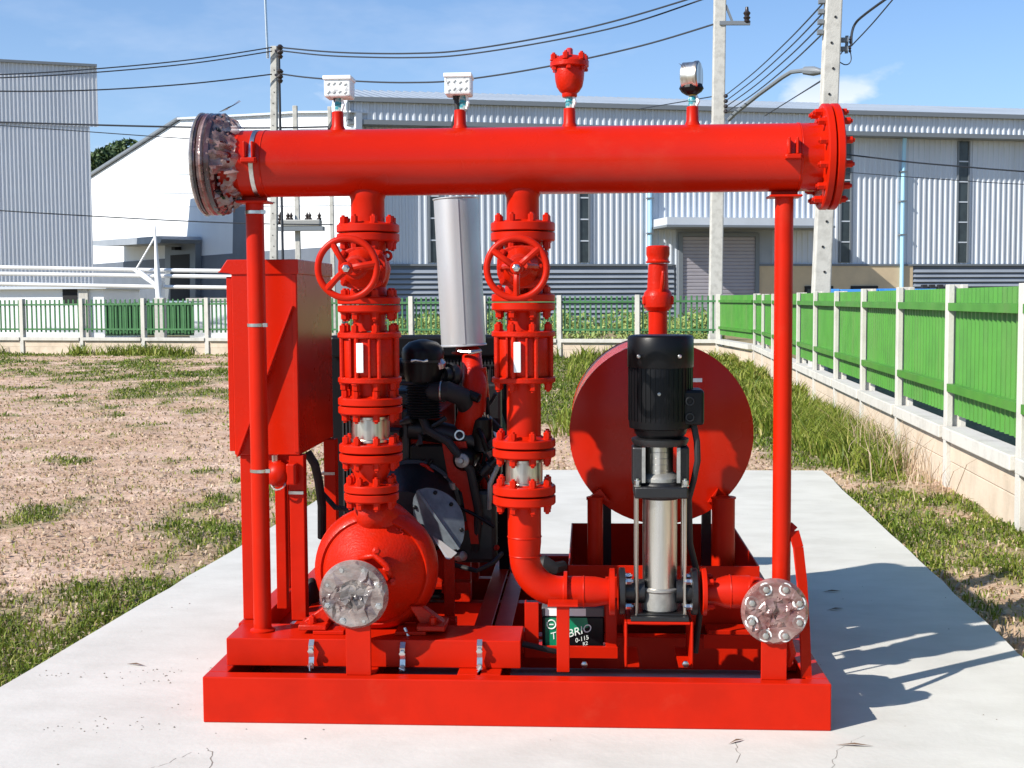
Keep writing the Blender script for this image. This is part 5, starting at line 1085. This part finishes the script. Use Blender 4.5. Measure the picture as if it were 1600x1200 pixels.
mo = part('motor', MB().lathe((vc+.001,my,mz0),(0,0,1),[(0,.078),(.014,.090),(.030,.094),(.034,.108),(.052,.110),(fz-mz0-.004,.1105),(fz-mz0,.110)],44), BLACK, vp)
mb = MB()
for k in range(40):
    a = 2*math.pi*(k+.5)/40; ca, sa = math.cos(a), math.sin(a); c_ = Vector((vc+.001+ca*.1095, my+sa*.1095, 0)); n_ = Vector((ca,sa,0)); t_ = Vector((-sa,ca,0))*.0030
    mb.prism([c_-t_+Vector((0,0,mz0+.06)), c_+t_+Vector((0,0,mz0+.06)), c_+t_+n_*.0028+Vector((0,0,mz0+.06)), c_-t_+n_*.0028+Vector((0,0,mz0+.06))],(0,0,fz-mz0-.07))
part('cooling_fins', mb, BLACK, mo, smooth=False)
part('fan_cowl', MB().lathe((vc+.001,my,fz-.012),(0,0,1),[(0,.1135),(.002,.115),(mz1-fz+.002,.1145),(mz1-fz+.009,.110),(mz1-fz+.012,.100)],44), BLACK, mo, ang=50)
for px in (998,1062): p = at(px,557,my-.10); part('cowl_screw', MB().lathe(p,(0,-1,0),[(-.012,.006),(.004,.007),(.007,.004)],10), GALV, mo)
part('maker_badge', MB().lathe(at(1030,616,my-.109),(0,-1,0),[(-.006,.006),(.003,.006),(.004,.003)],10), CASTG, mo)
tb = at(1081,636,my-.06); part('terminal_box', MB().box((X(1061,636,my-.06),my-.075,Z(664,1081,my-.06)),(X(1100,636,my-.06),my+.06,Z(609,1081,my-.06))), BLACK, vp, bev=.010, smooth=False)
for y in (627,652): part('box_plug', MB().torus(at(1078,y,my-.078),(0,-1,0),.013,.0035,18,6), BLACKM, vp)
part('motor_cable', MB().tube([at(1084,664,.24), at(1089,690,.23), at(1090,720,.23), at(1084,750,.25), at(1076,780,.30), at(1078,850,.36), at(1090,900,.38), at(1093,960,.37), at(1086,1020,.36)],.0115,10), RUB, vp)

# ---------------- suction branch on the right of the vertical pump
sc_ = at(1211,956,.03); sb_ = thing('suction_branch', (sc_.x,.03,sc_.z), 'short red suction pipe with a film covered bolted flange beside the slim vertical pump', 'pipe')
xa_ = X(1096,924); zq = zh
f = part('flange', MB().lathe((xa_,VY-.02,zq),(1,0,0),[(0,.080),(.003,.083),(.016,.083),(.019,.06)],36), RED, sb_)
for k in range(4):
    a = math.pi/4+k*math.pi/2; piece('bolt', BRS, f, (xa_+.018, VY-.02+.062*math.cos(a), zq+.062*math.sin(a)), Vector((1,0,0)).to_track_quat('Z','Y'))
x1_ = X(1122,924); x2_ = X(1172,922)
zc_ = sc_.z+.012
part('reducer', MB().tube([(xa_+.015,VY-.02,zq),(x1_-.012,VY-.02,zq),(x1_+.03,VY-.022,zq),(x2_,VY-.025,zq)],[.042,.044,.057,.058],28), RED, sb_)
part('weld', MB().torus((X(1141,922),VY-.021,zq),(1,0,0),.0575,.003,32,6), RED, sb_)
part('elbow', MB().tube([(x2_-.01,VY-.025,zq),(x2_+.02,VY-.028,zq-.004),(sc_.x-.028,VY-.045,zq-.012),(sc_.x-.004,.17,sc_.z+.008),(sc_.x,.12,sc_.z),(sc_.x,.052,sc_.z)],[.058,.058,.060,.060,.058,.058],28), RED, sb_, ang=180)
sf = part('end_flange', MB().lathe((sc_.x,.060,sc_.z),(0,-1,0),[(0,.104),(.003,.107),(.022,.107),(.024,.104)],44), RED, sb_)
part('bore', MB().lathe((sc_.x,.0362,sc_.z),(0,-1,0),[(0,.045),(.0004,.045)],28), DARK, sf)
film_disc('film_cover', sc_.x, .028, sc_.z, .1115, FILMR, sb_, 8)
WAS = mesh_of('washer', MB().lathe((0,0,0),(0,0,1),[(0,.0175),(.004,.0175),(.0045,.0115),(.0046,.0112)],16).lathe((0,0,.003),(0,0,1),[(0,.0105),(.010,.0105),(.011,.0085)],6), CASTG)
RIMW = mesh_of('washer_film', MB().torus((0,0,.003),(0,0,1),.0185,.004,18,6), WHITEP)
for k in range(8):
    a = 2*math.pi*(k+.5)/8; p = (sc_.x+.084*math.cos(a), .0245, sc_.z+.084*math.sin(a)); q = Vector((0,-1,0)).to_track_quat('Z','Y')
    piece('bolt', WAS, sf, p, q); piece('washer_film', RIMW, sf, p, q)
part('drain_spring', MB().tube([at(1232,1000,.10), at(1236,1020,.10), at(1230,1040,.11)],[.014,.018,.012],10), RED, sb_)

# ---------------- battery in its tray
BY = .375; bx0, bx1 = at(847,980,BY).x, at(944,980,BY).x; bz0, bz1 = TZ-.0215, Z(949,895,BY)
bt = thing('battery', (bx0,BY,bz0), 'black battery with a green and white label in the tray under the small pipe', 'battery')
part('case', MB().box((bx0,BY,bz0),(bx1,BY+.17,bz1-.035)), BLACK, bt, bev=.005, smooth=False)
part('lid', MB().box((bx0-.001,BY-.001,bz1-.0345),(bx1+.001,BY+.171,bz1)), mat('grey_plastic', (.10,.095,.10), .5), bt, bev=.004, smooth=False)
xm = at(918,980,BY).x; part('white_label', MB().box((bx0+.012,BY-.003,bz1-.031),(xm-.006,BY-.0012,bz1-.004)), WLAB, bt, smooth=False)
h = bz1-.036-bz0; mb = MB(); mb.prism([(bx0+.012,BY-.0025,bz0+.012),(bx0+.075,BY-.0025,bz0+.028),(bx0+.105,BY-.0025,bz0+h*.52),(xm+.004,BY-.0025,bz0+h*.74),(xm-.002,BY-.0025,bz0+h-.002),(bx0+.012,BY-.0025,bz0+h-.002)],(0,.0015,0)); part('green_label', mb, GLAB, bt, smooth=False)
mb = MB(); ro = (math.pi/2, -math.radians(16), 0)
part('emblem', MB().torus((bx0+.034,BY-.0035,bz0+h*.80),(0,-1,0),.016,.0025,24,6).box((bx0+.026,BY-.006,bz0+h*.80-.002),(bx0+.042,BY-.003,bz0+h*.80+.002)), TXT, bt, smooth=False)
text('lettering', 'T', .036, (bx0+.040,BY-.0035,bz0+h*.47), ro, TXT, bt, .0006, italic=.2)
text('lettering', 'BRIO', .040, (at(905,976,BY).x,BY-.0035,bz0+h*.62), ro, TXT, bt, .0006, italic=.2)
text('lettering', '0-115', .022, (at(909,987,BY).x,BY-.0035,bz0+h*.40), ro, TXT, bt, .0006, italic=.2)
text('lettering', 'R2', .018, (at(914,996,BY).x,BY-.0035,bz0+h*.27), ro, TXT, bt, .0006, italic=.2)
part('hold_down', MB().box((bx1-.004,BY-.006,bz0-.006),(bx1+.010,BY-.0015,bz0+.042)), GALV, bt, smooth=False)
part('lead', MB().tube([at(816,1006,.30), at(835,1010,.30), at(858,1016,.31), at(872,1018,.33)],[.012,.011,.010,.010],8), RUB, bt)
for px in (870,925): p = at(px,949,BY+.1); part('terminal', MB().cyl((p.x,BY+.1,bz1),(p.x,BY+.1,bz1+.018),.009,seg=10), CASTG, bt)

# ---------------- fittings on top of the header
def nipple(parent, x, z0, z1):
    part('nipple', MB().lathe((x,HY,z0),(0,0,1),[(0,.012),(.01,.0145),((z1-z0)*.5,.0135),((z1-z0)*.55,.016),(z1-z0-.006,.015),(z1-z0,.011)],12), TEAL, parent)
    part('film_wisp', MB().tube([(x+.012,HY-.012,z0+.006),(x+.018,HY-.014,(z0+z1)/2),(x+.012,HY-.008,z1)],[.005,.007,.004],6), WHITEP, parent)
ZS = HZ+HR+.058
def switch_box(px, x0, x1, y0, y1, label):
    x = X(px,190); a = at(x0,y1,HY-.03); b = at(x1,y0,HY-.03); root = thing('pressure_switch', (x,HY,ZS), label, 'pressure switch', 'white switch boxes on the header')
    bxo = part('box', MB().box((a.x,HY-.04,a.z),(b.x,HY+.045,b.z)), WHITEP, root, bev=.006, smooth=False)
    part('lid', MB().box((a.x-.003,HY-.046,b.z-.012),(b.x+.003,HY+.05,b.z+.002)), WLAB, bxo, bev=.003, smooth=False)
    Rr = random.Random(px)
    for i in range(4):
        for j in range(2):
            cx = a.x+(b.x-a.x)*(.16+.22*i+Rr.uniform(-.02,.02)); cz = a.z+(b.z-a.z)*(.2+.38*j+Rr.uniform(-.03,.03)); part('screw_mark', MB().obox((cx-.004,HY-.0415,cz-.003),(cx+.005,HY-.0415,cz+Rr.uniform(.003,.008)),.003,.0012,up=(0,-1,0)), CASTG, bxo, smooth=False)
    nipple(root, x, ZS-.002, a.z)
    part('conduit', MB().tube([(a.x+.038,HY+.005,a.z+.002),(a.x+.042,HY+.005,a.z-.05),(x-.032,HY+.01,a.z-.10),(x-.034,HY+.02,HZ+HR-.005)],.0115,10), RUB, root)
    part('gland', MB().lathe((a.x+.038,HY+.005,a.z-.012),(0,0,1),[(0,.014),(.012,.015)],8), RUB, root)
    return root
switch_box(530, 507, 548, 119, 152, 'white switch box on the header nearest the wrapped end')
switch_box(724, 695, 736, 115, 148, 'white switch box on the header between the two risers')
x = X(890,190); av = thing('air_valve', (x,HY,ZS), 'red bell shaped air release valve on top of the header', 'air valve')
nipple(av, x, ZS-.002, Z(150,890)+.002)
def az(y): return Z(y,890)-Z(152,890)
part('body', MB().lathe((x,HY,Z(152,890)),(0,0,1),[(0,.024),(.004,.026),(az(146),.026),(az(143),.034),(az(136),.044),(az(125),.049),(az(107),.052),(az(105),.050)],32), REDC, av)
f = part('lid_flange', MB().lathe((x,HY,Z(106,890)),(0,0,1),[(0,.060),(.003,.066),(az(92)-az(106)-.012,.066),(az(92)-az(106)-.006,.060),(az(92)-az(106),.05),(az(88)-az(106),.036),(az(87)-az(106),.02)],36), REDC, av)
bolts(f,(x,HY,Z(94,890)),(0,0,1),.056,6,BRS,-.004,.3); 
for a in (.3,1.4,2.6,3.6,4.7,5.7): part('bolt_head', MB().lathe((x+.056*math.cos(a),HY+.056*math.sin(a),Z(106,890)),(0,0,-1),[(0,.010),(.010,.010)],6), REDC, f)
part('vent_plug', MB().lathe((x,HY,Z(89,890)),(0,0,1),[(0,.018),(.006,.018),(.008,.012),(.026,.012),(.03,.008)],10), PINK, av)
x = X(1082,190); pg = thing('pressure_gauge', (x,HY,ZS), 'steel pressure gauge seen from its rim, wrapped in clear film, on the header', 'pressure gauge')
nipple(pg, x, ZS-.002, Z(150,1082))
gz = Z(120,1079); part('socket', MB().lathe((x,HY,Z(150,1082)),(0,0,1),[(0,.013),(.01,.016),(.024,.016),(.028,.024),(.034,.024)],8), BRASS, pg)
q = Vector((.90,-.30,0)); part('case', MB().lathe(Vector((x-.006,HY,gz))-q*.030,q,[(0,.040),(.004,.049),(.040,.049),(.046,.052),(.056,.052),(.060,.047),(.060,.040)],36), STEEL, pg)
part('dial', MB().lathe(Vector((x-.006,HY,gz))+q*.0265,q,[(0,.001),(.0005,.042)],28), WLAB, pg, smooth=False)
part('film_wrap', MB().lathe((x-.004,HY-.002,gz-.062),(0,0,1),[(0,.018),(.01,.034),(.022,.042),(.036,.036)],14), BLACK, pg, ang=10)
R9 = random.Random(5); mb = MB()
for k in range(2):
    p = Vector((x-.03+R9.uniform(-.012,.02), HY-.03, gz+R9.uniform(-.04,.04))); mb.add([p, p+Vector((-.016,-.01,.006)), p+Vector((-.028,0,.014+R9.uniform(0,.01))), p+Vector((-.010,.01,.016))],[(0,1,2,3)])
part('loose_film', mb, FILM, pg, smooth=False)

# ================================================================== GRASS, STRAW, STONES
def blades(name, x, y, z, h, w, lean, m, tint):
    n = len(x); a = rng.uniform(0, 2*math.pi, n); b = rng.uniform(0, 2*math.pi, n)
    wx, wy = np.cos(a)*w*.5, np.sin(a)*w*.5; lx, ly = np.cos(b)*h*lean, np.sin(b)*h*lean
    v = np.zeros((n, 5, 3)); zz = lambda t: z+h*t
    v[:,0] = np.stack([x-wx, y-wy, z-.02], -1); v[:,1] = np.stack([x+wx, y+wy, z-.02], -1)
    v[:,2] = np.stack([x+wx*.8+lx*.30, y+wy*.8+ly*.30, zz(.55)], -1); v[:,3] = np.stack([x-wx*.8+lx*.30, y-wy*.8+ly*.30, zz(.55)], -1)
    v[:,4] = np.stack([x+lx, y+ly, z+h*np.sqrt(np.clip(1-lean**2*.55,.1,1))], -1)
    base = np.arange(n)*5; q = np.stack([base, base+1, base+2, base+3], -1); t = np.stack([base+3, base+2, base+4], -1)
    li = np.concatenate([np.concatenate([q, t], 1).ravel()]).astype(np.int32); ls = (np.arange(n)[:,None]*7+np.array([0,4])).ravel().astype(np.int32)
    me = bpy.data.meshes.new(name); me.vertices.add(n*5); me.vertices.foreach_set('co', v.ravel()); me.loops.add(len(li)); me.loops.foreach_set('vertex_index', li)
    me.polygons.add(len(ls)); me.polygons.foreach_set('loop_start', ls); me.update()
    at_ = me.attributes.new('tint', 'FLOAT', 'POINT'); at_.data.foreach_set('value', np.repeat(tint, 5).astype(np.float32))
    me.materials.append(m); o = bpy.data.objects.new(name, me); COL.objects.link(o); return o
def blade_mat(name, cols):
    m = bpy.data.materials.new(name); m.use_nodes = True; t = m.node_tree; b = t.nodes['Principled BSDF']; b.inputs['Roughness'].default_value = .55; b.inputs['Specular IOR Level'].default_value = .25
    A = N(t, 'ShaderNodeAttribute'); A.attribute_name = 'tint'; r = N(t, 'ShaderNodeValToRGB'); e = r.color_ramp.elements
    e[0].position = 0; e[0].color = (*cols[0],1); e[1].position = 1; e[1].color = (*cols[-1],1)
    for i, c in enumerate(cols[1:-1]): k = e.new((i+1)/(len(cols)-1)); k.color = (*c,1)
    t.links.new(A.outputs['Fac'], r.inputs[0]); t.links.new(r.outputs[0], b.inputs['Base Color'])
    tr = N(t, 'ShaderNodeBsdfTranslucent'); t.links.new(r.outputs[0], tr.inputs[0]); ms = N(t, 'ShaderNodeMixShader'); ms.inputs[0].default_value = .3
    out = t.nodes['Material Output']; t.links.new(b.outputs[0], ms.inputs[1]); t.links.new(tr.outputs[0], ms.inputs[2]); t.links.new(ms.outputs[0], out.inputs[0]); return m
GM = blade_mat('grass_blades', [(.085,.135,.016),(.16,.215,.024),(.25,.285,.045),(.40,.36,.11),(.54,.43,.24)])
SM = blade_mat('straw', [(.46,.32,.20),(.58,.44,.31),(.68,.54,.40),(.38,.27,.16)])
def gz(x, y): return (fbm(x*2.2, y*2.2, 21)-.5)*.07+(fbm(x*9, y*9, 33)-.5)*.035+GZ
def sample(n, x0, x1, y0, y1):
    # denser near the camera
    u = rng.random(n); y = -CD*.35+0*u; lo, hi = y0+CD, y1+CD; d = 1/(1/lo+(1/hi-1/lo)*u); x = rng.uniform(x0, x1, n); return x, d-CD
def short_grass():
    xs, ys = [], []
    n = 580000; u = rng.random(n); lo, hi = 3.6, 38.; d = lo*(hi/lo)**u; y = d-CD; px = rng.uniform(-600, 1900, n); x = (px-920)/2000*d
    keep = ~inside_slab(x-.012*np.sign(x), y) & (y < YBACK(x)-.1) & (x < FEN(y)+.0)
    c = cover(x, y); pr = sstep(.36, .74, c); keep &= rng.random(n) < pr*.74+.06
    x, y, d, c = x[keep], y[keep], d[keep], c[keep]; n = len(x)
    h = (.012+.038*rng.random(n)**1.5)*(.6+.8*c)*(1+.02*d); w = .0030+.0009*d; t = np.clip(rng.normal(.30, .22, n)+(.62-c)*.7, 0, 1)
    blades('grass', x, y, np.minimum(gz(x,y), GZ+.04), h, w, .5+.9*rng.random(n), GM, t)['kind'] = 'stuff'; print('grass', n)
def tall_grass():
    n = 90000; u = rng.random(n); lo, hi = 7.0, 33.; d = lo*(hi/lo)**u; y = d-CD
    f = FEN(y); bnd = np.abs(rng.normal(0, .5, n)); x = f-.02-bnd*(.45+.6*sstep(6, 11, y))
    k2 = rng.random(n) < .42; x2 = rng.uniform(-.4, 3.4, n); x = np.where(k2 & (y > 8.3), x2, x)
    keep = (x < f-.03) & (y < YBACK(x)-.1) & ~inside_slab(x, y); cl = fbm(x*1.3, y*.9, 41); keep &= (rng.random(n) < sstep(.40,.62,cl)*.62+.02)
    keep &= ~((y < 9.3) & (x < SLR(y)+.15)); keep &= (rng.random(n) < .14+.86*sstep(4.5, 8.5, y))
    x, y, d, cl = x[keep], y[keep], d[keep], cl[keep]; n = len(x); h = (.05+.20*rng.random(n)**1.5)*(.35+1.1*sstep(.42,.68,cl))*(.42+.58*sstep(5.5,8.5,y)); w = .006+.0009*d
    blades('tall_grass', x, y, gz(x,y), h, w, .25+.65*rng.random(n), GM, np.clip(rng.normal(.37,.22,n),0,1))['kind'] = 'stuff'
    # a denser clump against the side fence
    n = 9000; y = rng.normal(9.4, 1.5, n); x = FEN(y)-.05-np.abs(rng.normal(0,.45,n)); k = (x > SLR(np.minimum(y,6.48))+.1) & (y > 6.7) & (fbm(x*2,y*1.4,61) > .44); x, y = x[k], y[k]; n = len(x)
    blades('tall_grass', x, y, gz(x,y), .08+.26*rng.random(n)**1.4, np.full(n,.013), .35+.75*rng.random(n), GM, np.clip(rng.normal(.33,.2,n),0,1))['kind'] = 'stuff'
    n = 240; y = rng.normal(7.3, 1.3, n); x = FEN(y)-.06-np.abs(rng.normal(0,.18,n)); k = (x > SLR(y)+.15) & (y > 4); x, y = x[k], y[k]; n = len(x)
    blades('dry_stalks', x, y, gz(x,y), .15+.40*rng.random(n), np.full(n,.008), .2+.6*rng.random(n), SM, rng.random(n))['kind'] = 'stuff'
    # along the foot of the back fence
    n = 9000; x = rng.uniform(-19, 3.1, n); y = YBACK(x)-.12-np.abs(rng.normal(0,.35,n)); cl = fbm(x*.8, y*.1, 17); k = rng.random(n) < sstep(.38,.62,cl); x, y = x[k], y[k]; n = len(x)
    blades('fence_weeds', x, y, gz(x,y), .08+.34*rng.random(n)**2, np.full(n,.035), .3+.5*rng.random(n), GM, np.clip(rng.normal(.33,.2,n),0,1))['kind'] = 'stuff'
def straw():
    n = 100000; u = rng.random(n); lo, hi = 3.6, 38.; d = lo*(hi/lo)**u; y = d-CD; px = rng.uniform(-600, 1900, n); x = (px-920)/2000*d
    keep = ~inside_slab(x, y) & (y < YBACK(x)-.1) & (x < FEN(y)-.02) & (rng.random(n) < .35+.5*fbm(x*1.5,y*1.5,51)); x, y, d = x[keep], y[keep], d[keep]; n = len(x)
    blades('dry_straw', x, y, np.minimum(gz(x,y),GZ+.045)+.004, .012+.02*rng.random(n), .006+.0012*d, 1.2+1.6*rng.random(n), SM, rng.random(n))['kind'] = 'stuff'; print('straw', n)
def clods():
    n = 12000; u = rng.random(n); lo, hi = 3.6, 36.; d = lo*(hi/lo)**u; y = d-CD; px = rng.uniform(-600, 1900, n); x = (px-920)/2000*d
    keep = ~inside_slab(x-.03*np.sign(x), y) & (y < YBACK(x)-.1) & (x < FEN(y)-.05) & (cover(x,y) < .55); x, y, d = x[keep], y[keep], d[keep]; n = len(x)
    s = (.006+.020*rng.random(n)**3)*(1+.03*d); z = np.minimum(gz(x,y),GZ+.045)
    o6 = np.array([(1,0,0),(-.8,.3,0),(0,1,0),(.1,-1,0),(0,0,.8),(0,0,-.5)]); fs6 = np.array([(0,2,4),(2,1,4),(1,3,4),(3,0,4)])
    jit = rng.uniform(.7,1.3,(n,6,1)); ang = rng.uniform(0,6.28,n); ca, sa = np.cos(ang)[:,None], np.sin(ang)[:,None]; v = o6[None]*jit*s[:,None,None]
    vx = v[:,:,0]*ca-v[:,:,1]*sa+x[:,None]; vy = v[:,:,0]*sa+v[:,:,1]*ca+y[:,None]; vz2 = v[:,:,2]+z[:,None]+.004
    V = np.stack([vx,vy,vz2],-1).reshape(-1,3); Fi = (np.arange(n)[:,None,None]*6+fs6[None]).reshape(-1,3).astype(np.int32)
    me = bpy.data.meshes.new('soil_clods'); me.vertices.add(len(V)); me.vertices.foreach_set('co', V.ravel()); me.loops.add(Fi.size); me.loops.foreach_set('vertex_index', Fi.ravel()); me.polygons.add(len(Fi)); me.polygons.foreach_set('loop_start', np.arange(0,Fi.size,3,dtype=np.int32)); me.update()
    at_ = me.attributes.new('tint','FLOAT','POINT'); at_.data.foreach_set('value', np.repeat(rng.random(n),6).astype(np.float32)); me.materials.append(SM)
    o = bpy.data.objects.new('soil_clods', me); COL.objects.link(o); o['kind'] = 'stuff'
short_grass(); tall_grass(); straw(); clods()
# shrubs and grass beyond the back fence
bl = []
for k in range(150):
    px = rng.uniform(560,1130); Y = rng.uniform(33,43); p = at(px, 500, Y); bl.append((p.x, Y, rng.uniform(.05,.75), rng.uniform(.25,.5)))
leaf_mass('shrubbery', bl, 15000, .07, LEAFB, kind='stuff')
def green_screen():
    a_ = at(166, 500, 39.5); b_ = at(300, 500, 39.5); root = thing('green_screen', (a_.x, 39.5, 0), 'dark green slatted screen behind the pickets, below the white mast', 'screen')
    n = 26; me = mesh_of('slat', MB().box((-.035,-.01,.32),(.035,.01,1.40)), GREEND, smooth=False); R_ = random.Random(6)
    for i in range(n): piece('slat', me, root, (a_.x+(b_.x-a_.x)*i/(n-1), 39.5, R_.uniform(-.02,.02)))
    part('backing', MB().box((a_.x-.05,39.53,.25),(b_.x+.05,39.56,1.36)), mat('dark_green_sheet', (.02,.06,.03), .6), root, smooth=False)
green_screen()
# grit and debris lying on the slab, a few dry leaves
def grit():
    mb = MB(); R_ = random.Random(9)
    def stone(x, y, s): 
        v = [(x+s*math.cos(a)*R_.uniform(.6,1.1), y+s*math.sin(a)*R_.uniform(.6,1.1), .0006) for a in (0,1.3,2.5,3.8,5.1)]; mb.add(v+[(x,y,.0006+s*R_.uniform(.5,.9))],[(i,(i+1)%5,5) for i in range(5)])
    for (px,py,sx,sy,n) in ((235,1056,50,9,70),(165,1135,55,10,60),(90,1058,30,5,25),(190,950,60,20,22),(300,1100,120,60,40),(260,905,40,10,14)):
        for _ in range(n//2):
            p = gr(px+R_.gauss(0,sx), py+R_.gauss(0,sy)); 
            if p.x > SLL(p.y)+.03: stone(p.x, p.y, R_.uniform(.0015,.0055))
    for _ in range(120):
        x, y = R_.uniform(-2.1,1.9), R_.uniform(-1.2,6.2); 
        if SLL(y)+.05 < x < SLR(y)-.05: stone(x, y, R_.uniform(.001,.004))
    o = part('grit', mb, mat('grit_stone', (.20,.18,.15), .9), None, smooth=False); o['kind'] = 'stuff'
grit()
cm = mat('crack_dirt', (.22,.20,.17), .95)
for pl_ in ([(1350,1150),(1322,1163),(1306,1176),(1302,1196),(1290,1230)],[(1150,1160),(1154,1178),(1150,1196)],[(325,1168),(332,1180),(328,1200),(335,1225)],[(300,1176),(262,1192),(225,1204)]):
    mb = MB(); R3 = random.Random(len(pl_)); P3 = []
    for i in range(len(pl_)-1):
        for k in range(5): t = k/5; q_ = gr(pl_[i][0]*(1-t)+pl_[i+1][0]*t, pl_[i][1]*(1-t)+pl_[i+1][1]*t); P3.append((q_.x+R3.uniform(-.006,.006), q_.y+R3.uniform(-.006,.006), .0005))
    vs = []
    for i, p in enumerate(P3): w = R3.uniform(.0006,.0020); vs += [(p[0]-w,p[1]-w*.6,p[2]),(p[0]+w,p[1]+w*.6,p[2])]
    mb.add(vs,[(2*i,2*i+1,2*i+3,2*i+2) for i in range(len(P3)-1)]); part('slab_crack', mb, cm, None, smooth=False)['kind'] = 'structure'
lm = mat('dry_leaf_brown', (.16,.10,.06), .7)
for i, (px, py, L_, lab) in enumerate(((213,1040,.05,'dry twig lying on the slab near the grit patch'),(1335,1166,.06,'curled brown leaf on the slab in front of the skid corner'),(1300,925,.05,'dark dry leaf on the slab in the shade beside the skid'),(1305,953,.05,'small dry stalk in the shade beside the skid'),(1150,1160,.04,'thin dry stalk in front of the front beam'))):
    c = gr(px,py); a = .3*i-.4; d = Vector((math.cos(a),math.sin(a)*.8,0))*L_; n_ = Vector((-d.y,d.x,0))*.16
    mb = MB(); mb.add([c-d+Vector((0,0,.002)), c-n_+Vector((0,0,.010)), c+d+Vector((0,0,.004)), c+n_+Vector((0,0,.003)), c+Vector((0,0,.012))],[(0,1,4),(1,2,4),(2,3,4),(3,0,4)])
    tag(part('dry_leaf', mb, lm, None), lab, 'leaf', 'leaves and stalks on the slab')
